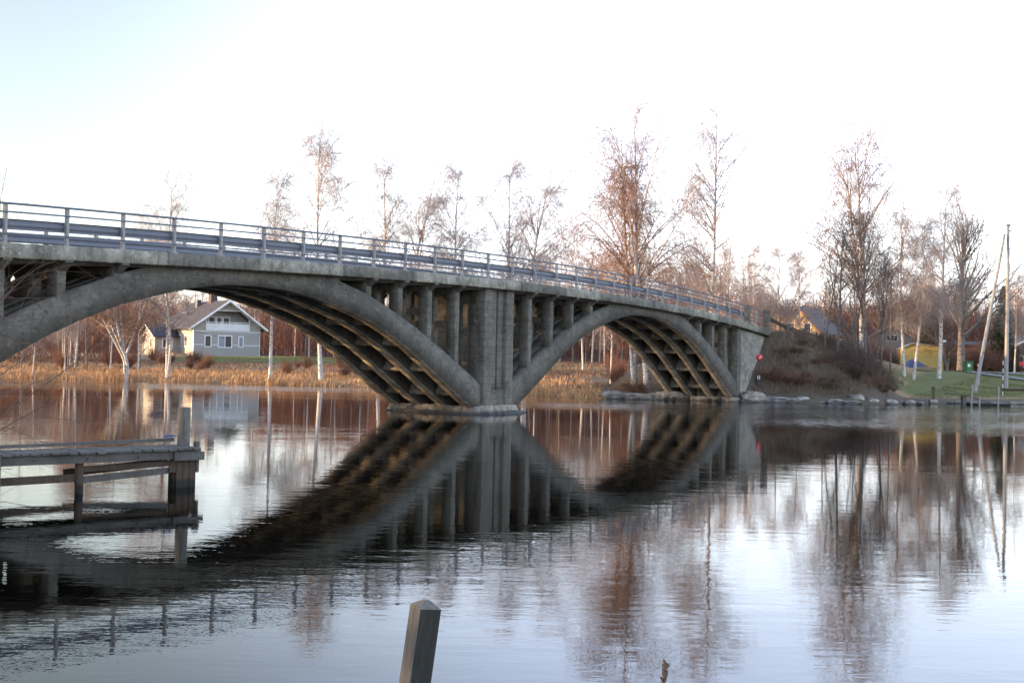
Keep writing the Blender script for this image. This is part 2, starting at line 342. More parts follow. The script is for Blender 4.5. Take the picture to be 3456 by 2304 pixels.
# ------------------------------------------------------------------ water
WM = mat('river_water', (.0014, .0017, .0012), .0); k = N(WM); k.b.inputs['IOR'].default_value = 1.40
v = k.coord(); sy = k.n('ShaderNodeSeparateXYZ'); k.l(v, sy.inputs[0]); X_, Y_ = sy.outputs[0], sy.outputs[1]
r1 = k.noise(k.coord((.9, 1.3, 1)), 2.4, 3, .55); r2 = k.noise(k.coord((.5, 1.1, 1)), .8, 2, .5); r3 = k.noise(v, 10, 2, .5)
r4 = k.noise(k.coord((.16, 1.5, 1)), 2.2, 3, .6, .3)      # long low crests across the view
wind = k.noise(k.coord((.045, .10, 1)), 1.0, 4, .6, .6)
wr = k.ramp(wind, [(.50, g(0)), (.64, g(1))])
def gauss(y0, wdt, xa, xb):      # a cat's paw of wind on the water around y0
    yy = k.math('ADD', Y_, k.math('MULTIPLY', k.math('SUBTRACT', wind, .5), 22.)); d = k.math('DIVIDE', k.math('SUBTRACT', yy, y0), wdt)
    e = k.math('POWER', 2.718, k.math('MULTIPLY', k.math('MULTIPLY', d, d), -1.)); q = k.n('ShaderNodeMapRange', interpolation_type='SMOOTHSTEP'); k.l(X_, q.inputs['Value'])
    q.inputs['From Min'].default_value = xa; q.inputs['From Max'].default_value = xb; return k.math('MULTIPLY', e, q.outputs[0])
paw = k.math('ADD', gauss(52, 5.5, 7, 15), k.math('ADD', gauss(88, 9, -2, -12), gauss(66, 6, -1, 3)))
fine = k.noise(k.coord((.8, .42, 1)), 1.6, 4, .75); pk = k.math('MULTIPLY', paw, k.ramp(fine, [(.44, g(.08)), (.58, g(1))]))
amp = k.math('ADD', .6, k.math('ADD', k.math('MULTIPLY', wr, 1.3), k.math('MULTIPLY', pk, 5.)))
hh = k.math('ADD', k.math('MULTIPLY', r1, .0018), k.math('ADD', k.math('MULTIPLY', r2, .0016), k.math('ADD', k.math('MULTIPLY', r3, .0005), k.math('MULTIPLY', r4, .0020))))
k.bump(k.math('MULTIPLY', hh, amp), 1.0, 1.0)
far = k.n('ShaderNodeMapRange'); k.l(Y_, far.inputs['Value']); far.inputs['From Min'].default_value = 12; far.inputs['From Max'].default_value = 60; far.inputs['To Min'].default_value = .004; far.inputs['To Max'].default_value = .022
k.l(k.math('ADD', far.outputs[0], k.math('ADD', k.math('MULTIPLY', wr, .02), k.math('MULTIPLY', pk, .10))), k.b.inputs['Roughness'])
wm = MB(); wm.add([(-900, -120, 0), (900, -120, 0), (900, 400, 0), (-900, 400, 0)], [(0, 1, 2, 3)])
obj('river_water', wm.mesh('river_water', WM), kind='structure')
# ------------------------------------------------------------------ roads
ASPH = mat('asphalt', (.10, .098, .095), .9); k = N(ASPH); n1 = k.noise(k.coord(), 8, 4, .7); k.color(k.mix(n1, (.11, .11, .11), (.19, .185, .18))); k.bump(n1, .01)
def strip(name, pts, w_, lift, m, step=1.0, **kw):
    P = np.array(pts, float); seg = np.r_[0, np.cumsum(np.linalg.norm(np.diff(P, axis=0), axis=1))]
    q = np.arange(0, seg[-1]+.01, step); X = np.interp(q, seg, P[:, 0]); Y = np.interp(q, seg, P[:, 1])
    T = np.stack([np.gradient(X), np.gradient(Y)], -1); T /= np.linalg.norm(T, axis=1)[:, None]; Nn = np.stack([-T[:, 1], T[:, 0]], -1)
    rows = []; nn = 9
    for j in range(nn):
        o = (j/(nn-1)-.5)*w_; x = X+Nn[:, 0]*o; y = Y+Nn[:, 1]*o; rows.append(np.stack([x, y, ground(x, y)+lift], -1))
    V = np.stack(rows, 1); ii = np.arange(V.shape[0]*nn).reshape(-1, nn)
    Q = np.stack([ii[:-1, :-1], ii[1:, :-1], ii[1:, 1:], ii[:-1, 1:]], -1).reshape(-1, 4)
    return obj(name, npmesh(name, V.reshape(-1, 3), Q, [m], smooth=True), **kw)
strip('road', [st2w(59.4, 2.65), st2w(75, 2.65), st2w(100, 2.65), st2w(130, 2.65)], 5.2, .05, ASPH, kind='structure')
strip('lane', [(39, 121), (46, 112), (54, 110), (75, 112), (110, 118)], 3.4, .07, ASPH, kind='structure')
strip('footpath', [(42.4, 111.5), (43.5, 108), (46, 104), (52, 102.5), (70, 103)], 1.5, .09, ASPH, kind='structure')
# ------------------------------------------------------------------ bridge
BR = empty('concrete_arch_bridge', (D0[0], D0[1], 0), math.atan2(DD[1], DD[0]), label='old grey concrete arch bridge with metal railings crossing the river', cat='bridge')
DZs = np.array([0.08, 2, 3.94, 5.87, 7.84, 9.81, 11.77, 13.74, 15.73, 17.74, 19.72, 21.7, 23.7, 25.7, 27.7, 29.7, 31.7, 33.7, 35.7, 37.7, 39.7, 41.6, 43.6, 45.5, 47.5, 49.4, 51.4, 53.3, 55.5, 59.2])
DZz = np.array([5.32, 5.42, 5.51, 5.60, 5.67, 5.73, 5.78, 5.82, 5.87, 5.90, 5.93, 5.965, 5.99, 6.01, 6.02, 6.02, 6.02, 6.015, 6.0, 5.98, 5.95, 5.91, 5.85, 5.76, 5.66, 5.54, 5.42, 5.30, 5.15, 4.93])
co = np.polyfit(DZs, DZz, 4)
def dz(s): return float(np.polyval(co, s)) if s >= 0 else float(np.polyval(co, 0))+.055*s
W = 5.3
# deck slab and edge beams
S = np.arange(-14, 59.21, .5)
def sweep(name, m, prof, ss, zfun, jit=0, smooth=False):
    """prof: list of (t,z offset) closed loop"""
    n = len(prof); V = []; 
    for s in ss:
        z = zfun(s)
        for t, o in prof: V.append((s, t+random.uniform(-jit, jit)*.6, z+o+random.uniform(-jit, jit)))
    i = np.arange(len(ss)*n).reshape(-1, n); q = []
    a = i[:-1]; b = i[1:]
    Q = np.stack([a, np.roll(a, -1, 1), np.roll(b, -1, 1), b], -1).reshape(-1, 4)
    me = npmesh(name, np.array(V), [Q, i[:1, ::-1].copy(), i[-1:].copy()], [m], smooth=smooth)
    return obj(name, me, BR)
sweep('deck_slab', CO_RIB, [(.32, -.16), (W-.32, -.16), (W-.32, -.5), (.32, -.5)], S, dz)
sweep('road_surface', ASPH, [(.34, -.10), (W-.34, -.10), (W-.34, -.155), (.34, -.155)], S, dz)
# edge beam cast in bays with narrow joints and worn edges
S2 = []
bay = -14.0
eb = []
for t0, t1 in ((0.0, .30), (W-.30, W)):
    b0 = -14.0
    while b0 < 59.1:
        b1 = min(b0+random.uniform(3.2, 4.8), 59.25)
        ss = np.linspace(b0+.006, b1-.006, max(3, int((b1-b0)/.13)))
        j = .012 if b0 < 26 else .02
        off = random.uniform(-.008, .008)
        zt = random.uniform(-.01, .01)
        prof = [(t0+off, -.02+zt), (t0+off+.03, .008+zt), (t1, .008+zt), (t1, -.42), (t0+off+.02, -.42), (t0+off, -.385), (t0+off, -.2)]
        sweep('edge_beam', CO_EDGE, prof, ss, dz, jit=j)
        b0 = b1
# arches
DI = np.array([0, 1.5, 3, 4.4, 6, 7.5, 8.6, 9.6, 10.6, 11.6, 12.5, 13.4, 14.1]); ZI = np.array([4.80, 4.75, 4.55, 4.25, 3.84, 3.28, 2.79, 2.26, 1.70, 1.15, .66, .22, -.15])
DEx = np.array([4.0, 5.1, 6.1, 7, 8, 9, 10, 11, 12, 13, 14.1]); ZEx = np.array([5.28, 5.03, 4.76, 4.42, 4.07, 3.65, 3.17, 2.72, 2.21, 1.72, 1.1])
def zin(d, c): d = abs(d); return float(np.interp(d, DI, ZI))+c*max(0, 1-(d/13.4)**2)
def zex(d, c): d = abs(d); return float(np.interp(d, DEx, ZEx))+c*.6*max(0, 1-(d/13.4)**2)+.0
RT = [(.34, .86), (1.67, 2.17), (3.13, 3.63), (4.44, 4.96)]
ARCH = [(10.15, 0.0), (40.25, .26)]
for ai, (sc, cc) in enumerate(ARCH):
    ds = np.linspace(-14.0, 14.0, 113)
    for ri, (t0, t1) in enumerate(RT):
        V = []; 
        for d in ds:
            s = sc+d; zi = zin(d, cc); zb = dz(s)-.42
            ze = zex(d, cc) if abs(d) > 4.0 else 9
            ze = min(ze, zb+.02)
            if ze < zi+.3: ze = zi+.3
            jj = .006
            a = t0+.004*math.sin(s*5.1); b = t1
            V += [(s, a, zi), (s, b, zi), (s, b, ze), (s, a, ze)]
        i = np.arange(len(ds)*4).reshape(-1, 4); A = i[:-1]; B = i[1:]
        Q = np.stack([A, np.roll(A, -1, 1), np.roll(B, -1, 1), B], -1).reshape(-1, 4)
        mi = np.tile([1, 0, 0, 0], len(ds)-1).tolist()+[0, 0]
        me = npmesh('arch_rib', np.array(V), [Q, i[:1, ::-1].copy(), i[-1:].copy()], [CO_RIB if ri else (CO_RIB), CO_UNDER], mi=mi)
        obj('arch_rib', me, BR)
    # slab closing the bays between the ribs, at the back of the arch
    for ti in range(3):
        t0 = RT[ti][1]-.02; t1 = RT[ti+1][0]+.02; V = []
        for d in ds:
            s = sc+d; ze = min(zex(d, cc) if abs(d) > 4 else 9, dz(s)-.46); ze = max(ze, zin(d, cc)+.28)
            V += [(s, t0, ze-.2), (s, t1, ze-.2), (s, t1, ze-.03), (s, t0, ze-.03)]
        i = np.arange(len(ds)*4).reshape(-1, 4); A = i[:-1]; B = i[1:]
        Q = np.stack([A, np.roll(A, -1, 1), np.roll(B, -1, 1), B], -1).reshape(-1, 4)
        obj('vault_slab', npmesh('vault_slab', np.array(V), [Q, i[:1, ::-1].copy(), i[-1:].copy()], [CO_RIB]), BR)
    # diaphragms between the ribs, square to the arch
    for d in (-12.3, -10.4, -8.5, -6.6, -4.7, -2.8, -.95, .95, 2.8, 4.7, 6.6, 8.5, 10.4, 12.3):
        s = sc+d; sl = (zin(d+.1, cc)-zin(d-.1, cc))/.2; nrm = np.array([-sl, 1.])/math.hypot(sl, 1); tg = np.array([nrm[1], -nrm[0]])
        zi = zin(d, cc); zt = min(zex(d, cc) if abs(d) > 4 else 9, dz(s)-.5)-.12
        L = max(.15, (zt-zi)*nrm[1])
        p0 = np.array([s, zi])+nrm*.10; p1 = np.array([s, zi])+nrm*L
        poly = [tuple(p0-tg*.09), tuple(p0+tg*.09), tuple(p1+tg*.09), tuple(p1-tg*.09)]
        for ti in range(3):
            MB().extrude(poly, RT[ti][1]-.01, RT[ti+1][0]+.01, 1).build('diaphragm', [CO_UNDER], BR)
# spandrel columns
def column(s, t0, t1, z0, z1, th=.32, m=CO_PIER, name='spandrel_column'):
    b = MB(); n = max(3, int((z1-z0)/.45)); R = []
    zs = np.linspace(z0, z1, n)
    V = []
    for z in zs:
        j = lambda: random.uniform(-.003, .003)
        c = .02
        V += [(s-th/2+c+j(), t0+j(), z), (s+th/2-c+j(), t0+j(), z), (s+th/2+j(), t0+c, z), (s+th/2+j(), t1-c, z), (s+th/2-c, t1+j(), z), (s-th/2+c, t1+j(), z), (s-th/2+j(), t1-c, z), (s-th/2+j(), t0+c, z)]
    i = np.arange(n*8).reshape(-1, 8); A = i[:-1]; B = i[1:]
    Q = np.stack([A, np.roll(A, -1, 1), np.roll(B, -1, 1), B], -1).reshape(-1, 4)
    obj(name, npmesh(name, np.array(V), [Q, i[:1, ::-1].copy(), i[-1:].copy()], [m]), BR)
colpos = []
for sc, cc in ARCH:
    for kx in range(-3, 29):
        s = 2.0*kx+.08
        d = s-sc
        if 4.3 < abs(d) < 13.2: colpos.append((s, zex(d, cc)))
for s, ze in colpos:
    for t0, t1 in RT:
        if RT[0][0] < t0 < RT[3][0]: t0, t1 = t0-.2, t1+.2
        column(s, t0+.02, t1-.02, ze-.25, dz(s)-.45)
    # haunched cross beam under the deck on every column line, tie beam lower down
    zt = dz(s)-.48
    for ti in range(3):
        a = RT[ti][1]+(.2 if ti > 0 else 0); b = RT[ti+1][0]-(.2 if ti < 2 else 0)
        MB().extrude([(a-.02, zt+.03), (b+.02, zt+.03), (b+.02, zt-.42), (b-.16, zt-.26), (a+.16, zt-.26), (a-.02, zt-.42)], s-.13, s+.13, 0).build('cross_beam', [CO_RIB], BR)
        if dz(s)-ze > 2.6:
            MB().box(s-.1, s+.1, a-.01, b+.01, (dz(s)+ze)/2-.35, (dz(s)+ze)/2-.05).build('tie_beam', [CO_RIB], BR)
    # bracket that carries the overhanging edge
    for a, b in ((.36, .02), (W-.36, W-.02)):
        q = MB(); q.extrude([(a, dz(s)-.40), (b, dz(s)-.40), (b, dz(s)-.47), (a, dz(s)-.72)], s-.14, s+.14, 0); q.build('bracket', [CO_RIB], BR)
# main pier
zt = dz(25.2)-.44
def pil(s0, s1, t0, t1, z0, z1, m=CO_PIER): column((s0+s1)/2, t0, t1, z0, z1, th=s1-s0, m=m, name='pilaster')
for t0, t1 in ((.22, 1.0), (4.3, 5.08)):
    pil(24.02, 24.66, t0, t1, .1, zt); pil(25.80, 26.42, t0, t1, .1, zt)
    pil(24.664, 25.14, t0+.12, t1-.1, .9, zt); pil(25.34, 25.796, t0+.16, t1-.1, .9, zt)
    MB().box(24.66, 25.80, t0+.06, t1-.05, .1, 1.05, bev=.03).build('plinth_block', [CO_PIER], BR)
MB().box(24.1, 24.5, 1.002, 4.298, .1, zt-.01).build('pier_wall', [CO_PIER], BR)
MB().box(25.95, 26.35, 1.002, 4.298, .1, zt-.01).build('pier_wall', [CO_PIER], BR)
ST_DARK = concrete('dark_footing_stone', (.13, .13, .13), (.07, .07, .068), streak=.2, pits=.3, lichen=.4)
def slab(name, s0, s1, t0, t1, z0, z1, m, n=34, jit=.12, flare=.25, pw=4.):
    cs, ct = (s0+s1)/2, (t0+t1)/2; a, b = (s1-s0)/2, (t1-t0)/2; R = []
    J = [random.uniform(-jit, jit) for _ in range(n)]
    for fz, fl in ((0., flare+.06), (.55, flare), (.8, flare*.5), (1, 0)):
        for i in range(n):
            th = 2*math.pi*i/n; c_, s_ = math.cos(th), math.sin(th)
            r = (abs(c_)**pw+abs(s_)**pw)**(-1/pw); x = c_*r*(a+fl+J[i]*(1.4-fz)); y = s_*r*(b+fl+J[i]*(1.4-fz))
            R.append((cs+x, ct+y, z0+(z1-z0)*fz+random.uniform(-.03, .03)))
    R.append((cs, ct, z1+.02)); fs = []
    for k_ in range(3):
        for i in range(n): j = (i+1) % n; fs.append((k_*n+i, k_*n+j, (k_+1)*n+j, (k_+1)*n+i))
    for i in range(n): fs.append((3*n+i, 3*n+(i+1) % n, 4*n))
    MB().add(R, fs).build(name, [m], BR)
slab('footing', 23.0, 27.6, -.4, 5.6, -1.2, .10, ST_DARK, jit=.28, flare=.5, pw=3, n=44)
slab('springing_block', 23.3, 27.0, .15, 5.1, .02, .36, CO_FOOT, n=80, jit=.07, flare=.06, pw=9)
# right abutment
slab('springing_block', 53.3, 55.2, .1, 5.2, -.8, .28, CO_FOOT, n=60, jit=.05, flare=.05, pw=9)
MB().box(54.02, 54.42, .862, 4.43, .1, dz(54)-.47).build('abutment_wall', [CO_UNDER], BR)
column(54.28, .3, .95, -.2, dz(54.3)-.44, th=.62, name='pilaster'); column(54.28, 4.35, 4.98, -.2, dz(54.3)-.44, th=.62, name='pilaster')
CO_WALL = concrete('concrete_wing_wall', (0.303, 0.282, 0.232), (0.230, 0.212, 0.172), streak=.35, lichen=.5)
for t0 in (.36, W-.66):
    MB().extrude([(54.6, -.6), (55.6, -.6), (58.95, 3.7), (58.95, dz(59)-.42), (54.6, dz(54.6)-.42)], t0, t0+.3, 1).build('wing_wall', [CO_WALL], BR)
# left end
MB().box(-5.6, -4.0, .3, 5.0, -1, 4.45).build('abutment_wall', [CO_RIB], BR)
MB().extrude([(-14, -1), (-5.61, -1), (-5.61, dz(-5.6)-.45), (-14, dz(-14)-.45)], .36, .66, 1).build('wing_wall', [CO_WALL], BR)
# railings
def rail_profile(name, m, prof, t, zo, s0, s1, step=1.0):
    ss = np.linspace(s0, s1, int((s1-s0)/step)+1); V = []
    for s in ss:
        for a, b in prof: V.append((s, t+a, dz(s)+zo+b))
    n = len(prof); i = np.arange(len(ss)*n).reshape(-1, n); A = i[:-1]; B = i[1:]
    Q = np.stack([A, np.roll(A, -1, 1), np.roll(B, -1, 1), B], -1).reshape(-1, 4)
    obj(name, npmesh(name, np.array(V), [Q, i[:1, ::-1].copy(), i[-1:].copy()], [m]), BR)
rect = lambda a, b: [(-a/2, -b/2), (a/2, -b/2), (a/2, b/2), (-a/2, b/2)]
def wbeam(sg):
    z = np.array([-.15, -.145, -.10, -.055, 0, .055, .10, .145, .15]); x = np.array([0, -.02, -.075, -.02, 0.0, -.02, -.075, -.02, 0])*sg
    return [(a, b) for a, b in zip(x, z)]+[(a+.006*sg, b) for a, b in zip(x[::-1], z[::-1])]
pm = MB(); pm.box(-.045, .045, -.06, .06, -.06, 1.08, bev=.008); pm.box(-.10, .10, -.11, .07, -.03, .02); POST = pm.mesh('railing_post', POSTM)
cap = MB().box(-.05, .05, -.028, .04, 1.03, 1.1).mesh('post_cap', GALV)
for t, sg, off in ((.12, 1, .03), (W-.12, -1, 1.05)):
    for kx in range(-6, 28 if sg == 1 else 27):
        s = 2.0*kx+off
        obj('railing_post', POST, BR, loc=(s, t, dz(s)))
    e = 55.0
    rail_profile('handrail', GALV, rect(.09, .055), t-.03*sg, 1.095, -13.5, e)
    rail_profile('rail', GALV, rect(.04, .045), t-.07*sg, .86, -13.5, e)
    rail_profile('rail', GALV, rect(.04, .045), t-.07*sg, .27, -13.5, e)
    rail_profile('guard_beam', BEAM, wbeam(-sg), t+.08*sg, .53, -13.5, e-.1)
# concrete posts at the bridge end and the last bay of rail
for t in (.16, W-.16):
    for s, wd, hh_ in ((55.25, .38, 1.18), (58.85, .52, 1.35)):
        MB().box(s-wd/2, s+wd/2, t-.17, t+.17, dz(s)-.1, dz(s)+hh_, bev=.025, jit=.004).build('concrete_rail_post', [CO], BR)
    obj('railing_post', POST, BR, loc=(56.9, t, dz(56.9)))
    for zo in (1.08, .8, .5, .25): rail_profile('rail', GALV, rect(.045, .05), t, zo, 55.45, 58.6)
# ------------------------------------------------------------------ timber-railed fence past the bridge
FE = empty('roadside_fence', (*st2w(60, -.3), 4.6), label='low guard fence of concrete posts and dark timber rail beyond the bridge end', cat='fence')
ox, oy = st2w(60, -.3)
prev = None
for kx, s in enumerate((61.9, 65.0, 68.0, 71.2, 74.3, 77.4, 80.5)):
    x, y = st2w(s, -.25); z = gz(*st2w(s, .3)); q = MB().box(-.2, .2, -.16, .16, -.3, .82, bev=.05, jit=.02)
    obj('post', q.mesh('post', CO), FE, loc=(x-ox, y-oy, z-4.6), rot=(0, 0, math.atan2(DD[1], DD[0])))
    cur = (x-ox, y-oy, z-4.6+.5)
    if prev is None: xx, yy = st2w(59.15, .1); prev = (xx-ox, yy-oy, dz(59)+.75-4.6)
    MB().bar(prev, cur, .14, .2).build('rail', [WOOD_B], FE); prev = cur
# ------------------------------------------------------------------ vegetation generators
def frames(T):
    ref = np.where(np.abs(T[..., 2:3]) > .9, np.array([1., 0, 0]), np.array([0, 0, 1.]))
    X = np.cross(T, ref); X /= np.linalg.norm(X, axis=-1, keepdims=True)+1e-9; return X, np.cross(T, X)
def tubes(P, R, n=3):
    """P (N,K,3), R (N,K) -> verts, quads"""
    T = np.gradient(P, axis=1); T /= np.linalg.norm(T, axis=-1, keepdims=True)+1e-9
    T0 = T.copy(); X, Y = frames(T0)
    # keep frames steady along each branch
    X0 = np.repeat(X[:, :1], P.shape[1], 1); X = X0-(X0*T).sum(-1, keepdims=True)*T; X /= np.linalg.norm(X, axis=-1, keepdims=True)+1e-9; Y = np.cross(T, X)
    a = np.arange(n)*2*np.pi/n
    V = P[:, :, None]+R[:, :, None, None]*(X[:, :, None]*np.cos(a)[:, None]+Y[:, :, None]*np.sin(a)[:, None])
    Nn, Kk = P.shape[:2]; i = np.arange(Nn*Kk*n).reshape(Nn, Kk, n); A = i[:, :-1]; B = i[:, 1:]
    Q = np.stack([A, np.roll(A, -1, 2), np.roll(B, -1, 2), B], -1).reshape(-1, 4)
    return V.reshape(-1, 3), Q
def unit(a): return a/(np.linalg.norm(a, axis=-1, keepdims=True)+1e-9)
def grow(P, R, par, u, ang, length, K, droop, wob, rf, rtip, az=None, rmax=None, up=0.):
    Kp = P.shape[1]; x = u*(Kp-1); i = np.clip(x.astype(int), 0, Kp-2); f = (x-i)[:, None]
    p = P[par, i]*(1-f)+P[par, i+1]*f; r = (R[par, i]*(1-f[:, 0])+R[par, i+1]*f[:, 0])*rf
    T = unit(P[par, i+1]-P[par, i]); X, Y = frames(T)
    az = rng.uniform(0, 2*np.pi, len(par)) if az is None else az
    D = unit(np.cos(ang)[:, None]*T+np.sin(ang)[:, None]*(X*np.cos(az)[:, None]+Y*np.sin(az)[:, None]))
    out = [p]; st = (length/(K-1))[:, None]
    for kk in range(1, K):
        D = unit(D+np.array([0, 0, -1.])*droop*(kk/K if np.isscalar(droop) else (kk/K))+np.array([0, 0, 1.])*up+rng.normal(0, wob, D.shape))
        out.append(out[-1]+D*st)
    r = np.clip(r, rtip*1.15, rmax if rmax else 9)
    Rr = r[:, None]*(1-np.linspace(0, 1, K)[None])+rtip*np.linspace(0, 1, K)[None]
    return np.stack(out, 1), Rr
def many(npar, per, u0, u1, pw=1.):
    par = np.repeat(np.arange(npar), per); u = u0+(u1-u0)*rng.uniform(0, 1, len(par))**pw; return par, u
def trunk(H, r0, stems=1, fork=.25, lean=.04, spread=.12, K=14, rtip=.02, wob=.03):
    Ps = []; Rs = []
    base = np.array([0, 0, -.3])
    for sidx in range(stems):
        a = rng.uniform(0, 6.28)+sidx*6.28/stems; d = np.array([math.cos(a), math.sin(a)]); pts = []; hx = H*(1 if sidx == 0 else rng.uniform(.82, .98))
        wv = rng.normal(0, wob, 2)
        for kk in range(K):
            f = kk/(K-1); off = d*spread*H*max(0, (f-fork))*(1 if stems > 1 else 0)*(1.4-f*.5)
            off = off+wv*H*.35*math.sin(f*3.1)+np.array([lean*H*f, 0])
            pts.append([off[0], off[1], -.3+f*(hx+.3)])
        Ps.append(pts); ff = np.linspace(0, 1, K); Rs.append((r0*(1-.25*(stems > 1)))*(1-ff)**.85+rtip+(r0*.35)*np.exp(-ff*22))
    return np.array(Ps), np.array(Rs)
def joinmesh(name, parts, mats):
    Vs = []; Qs = []; mi = []; b = 0
    for V, Q, m in parts: Vs.append(V); Qs.append(Q+b); mi += [m]*len(Q); b += len(V)
    return npmesh(name, np.concatenate(Vs), np.concatenate(Qs), mats, mi=mi, smooth=True)
def birch(H, r0, stems=1, n1=24, n2=8, n3=7, cw=.2, u0=.28, ang=(35, 60), droop=.22, hang=1.0, tl=(.6, 1.9), fork=.25, spread=.12, tr=.011, mats=None, lean=.03, shape=1.0, env_=(.65, .95, 1.0, .74, .38), mid_r=.011, wob=.03, dens_mid=0, seed=None):
    global rng
    if seed is not None: rng = np.random.default_rng(seed)
    mats = mats or (BIRCH, LIMB, TWIG)
    P0, Q0 = trunk(H, r0, stems, fork, lean, spread, wob=wob)
    tk = joinmesh('trunk', [(*tubes(P0, Q0, 8), 0)], [mats[0]])
    par, u = many(stems, n1, u0, .985, 1.0)
    env = np.interp((u-u0)/(1-u0), [0, .15, .35, .7, 1], env_)
    L1 = H*cw*1.55*env*rng.uniform(.6, 1.15, len(par))*shape
    a = np.radians(np.interp(u, [u0, 1], [ang[1], ang[0]-8]))*rng.uniform(.8, 1.15, len(par))
    P1, R1 = grow(P0, Q0, par, u, a, L1, 9, droop*.5, .07, .5, .012, up=.03, rmax=r0*.45)
    def pick(L, n): L = L**.8; return rng.choice(len(L), n, p=L/L.sum())
    par = pick(L1**1.15, len(P1)*n2); u = rng.uniform(.12, 1.0, len(par))
    P2, R2 = grow(P1, R1, par, u, np.radians(rng.uniform(25, 60, len(par))), np.clip(L1[par]*.42*rng.uniform(.4, 1.1, len(par)), .3, None), 6, droop, .11, .5, .008, rmax=.05)
    L2 = np.linalg.norm(P2[:, -1]-P2[:, 0], axis=-1)+.2; par = pick(L2, len(P2)*n3); u = rng.uniform(.1, 1.0, len(par))
    ln = rng.uniform(*tl, len(par))
    P3, R3 = grow(P2, R2, par, u, np.radians(rng.uniform(20, 65, len(par))), ln, 6, hang, .055, .6, tr*.6, rmax=tr)
    # twigs straight from limbs too
    par = pick(L1, len(P1)*max(2, n3//2)); u = rng.uniform(.2, 1., len(par))
    P4, R4 = grow(P1, R1, par, u, np.radians(rng.uniform(25, 65, len(par))), rng.uniform(*tl, len(par)), 6, hang, .055, .5, tr*.6, rmax=tr)
    parts = [(*tubes(P1, R1, 5), 0), (*tubes(P2, R2, 3), 0), (*tubes(P3, R3, 3), 1), (*tubes(P4, R4, 3), 1)]
    if dens_mid:
        par, u = many(stems, dens_mid, .18, .84)
        P5, R5 = grow(P0, Q0, par, u, np.radians(rng.uniform(30, 80, len(par))), rng.uniform(1.0, 3.0, len(par)), 7, hang*.8, .07, .3, mid_r*.7, rmax=mid_r)
        parts.append((*tubes(P5, R5, 3), 2))
    return tk, joinmesh('crown', parts, [mats[1], mats[2], TWIG_O])
def place(name, pair, x, y, scale=1., rz=0., z=None, label='', cat='tree', group=None, tilt=0.):
    z = gz(x, y) if z is None else z
    e = empty(name, (x, y, z), rz, label=label, cat=cat, group=group); e.scale = (scale,)*3
    if tilt: e.rotation_euler = (0, tilt, rz)
    obj('trunk', pair[0], e); obj('crown', pair[1], e); return e
def ground_at(u2, Y): return at(u2*K2, 1210, Y)[0]
def H_for(u2, v2, Y, zg): return at(u2*K2, v2*K2, Y)[2]-zg
# --- the birches one can tell apart: (u base, v top, distance, kind, label); u and v measured on the photo
pA = birch(18, .15, 1, 42, 10, 9, cw=.17, seed=11, tr=.010, mats=(BIRCH, TWIG_P, TWIG_P))
pB = birch(18, .15, 1, 38, 10, 9, cw=.20, seed=12, tr=.010, ang=(30, 50), mats=(BIRCH, TWIG_P, TWIG_P))
pC = birch(17, .16, 2, 26, 9, 7, cw=.20, fork=.22, spread=.16, seed=13, tr=.010, mats=(BIRCH, TWIG_P, TWIG_P))
pFan = birch(12, .17, 6, 12, 8, 6, cw=.20, fork=.19, spread=.46, u0=.3, hang=.3, droop=.05, seed=14, tr=.011, mats=(BIRCH, LIMB, TWIG))
spec = [
 (75, 700, 106, pB, .55, 'short young birch with pale stem on the far left meadow edge'),
 (150, 640, 112, pA, .0, 'first tall birch trunk seen under the left arch, left of the fan-shaped birch'),
 (292, 560, 103, pFan, .0, 'low birch fanning into many pale stems beneath the left arch'),
 (385, 436, 104, pC, .0, 'forked birch standing just left of the grey house'),
 (622, 410, 103, pA, .0, 'slender birch just right of the grey house gable'),
 (739, 335, 101, pB, .0, 'tall wispy birch on the far meadow close to the main arch ribs'),
 (868, 392, 108, pA, .0, 'thin birch with its narrow top above the railing, left one of a close pair'),
 (930, 410, 112, pC, .0, 'broad wispy birch top above the railing, right one of a close pair'),
 (1056, 395, 108, pA, .0, 'wispy birch top rising over the railing above the pier'),
 (1163, 388, 110, pB, .0, 'faint birch top right of the pier, left one of two'),
 (1205, 388, 104, pC, .0, 'browner birch top right of the pier, right one of two'),
]
for n_, (u2, v2, Y, pr, f, lab) in enumerate(spec):
    x = float(ground_at(u2, Y)); zg = gz(x, Y); Hh = H_for(u2, v2, Y, zg); base = {id(pA): 18, id(pB): 18, id(pC): 17, id(pFan): 12}[id(pr)]
    e = place('birch_tree', pr, x, Y, Hh/base, rz=n_*1.9, label=lab)
# the two big weeping birches
pI = birch(20.6, .26, 2, 30, 9, 10, cw=.24, fork=.06, spread=.05, u0=.26, ang=(24, 48), droop=.30, hang=1.1, tl=(.8, 3.0), tr=.0085, seed=21, mats=(BIRCH, LIMB, TWIG), dens_mid=620, mid_r=.014, lean=.0, wob=.010, env_=(.75, 1.1, 1.1, .75, .22))
x = float(ground_at(1458, 84)); place('birch_tree', pI, x, 84, 18.9/20.6, rz=.25, label='tallest weeping birch with two lit trunks and dense orange twigs beside the right arch', tilt=rad(-2.5))
pJ = birch(19, .15, 1, 46, 8, 8, cw=.12, u0=.2, ang=(30, 55), droop=.2, hang=1.0, tl=(.6, 2.0), tr=.009, seed=22, env_=(.7, 1.0, 1.1, .95, .5), mats=(BIRCH_D, TWIG_P, TWIG_P))
x = float(ground_at(1628, 96)); zg = gz(x, 96); place('birch_tree', pJ, x, 96, H_for(1622, 255, 96, zg)/19, rz=1., label='tall single-stemmed pale birch standing right of the dense orange birch')
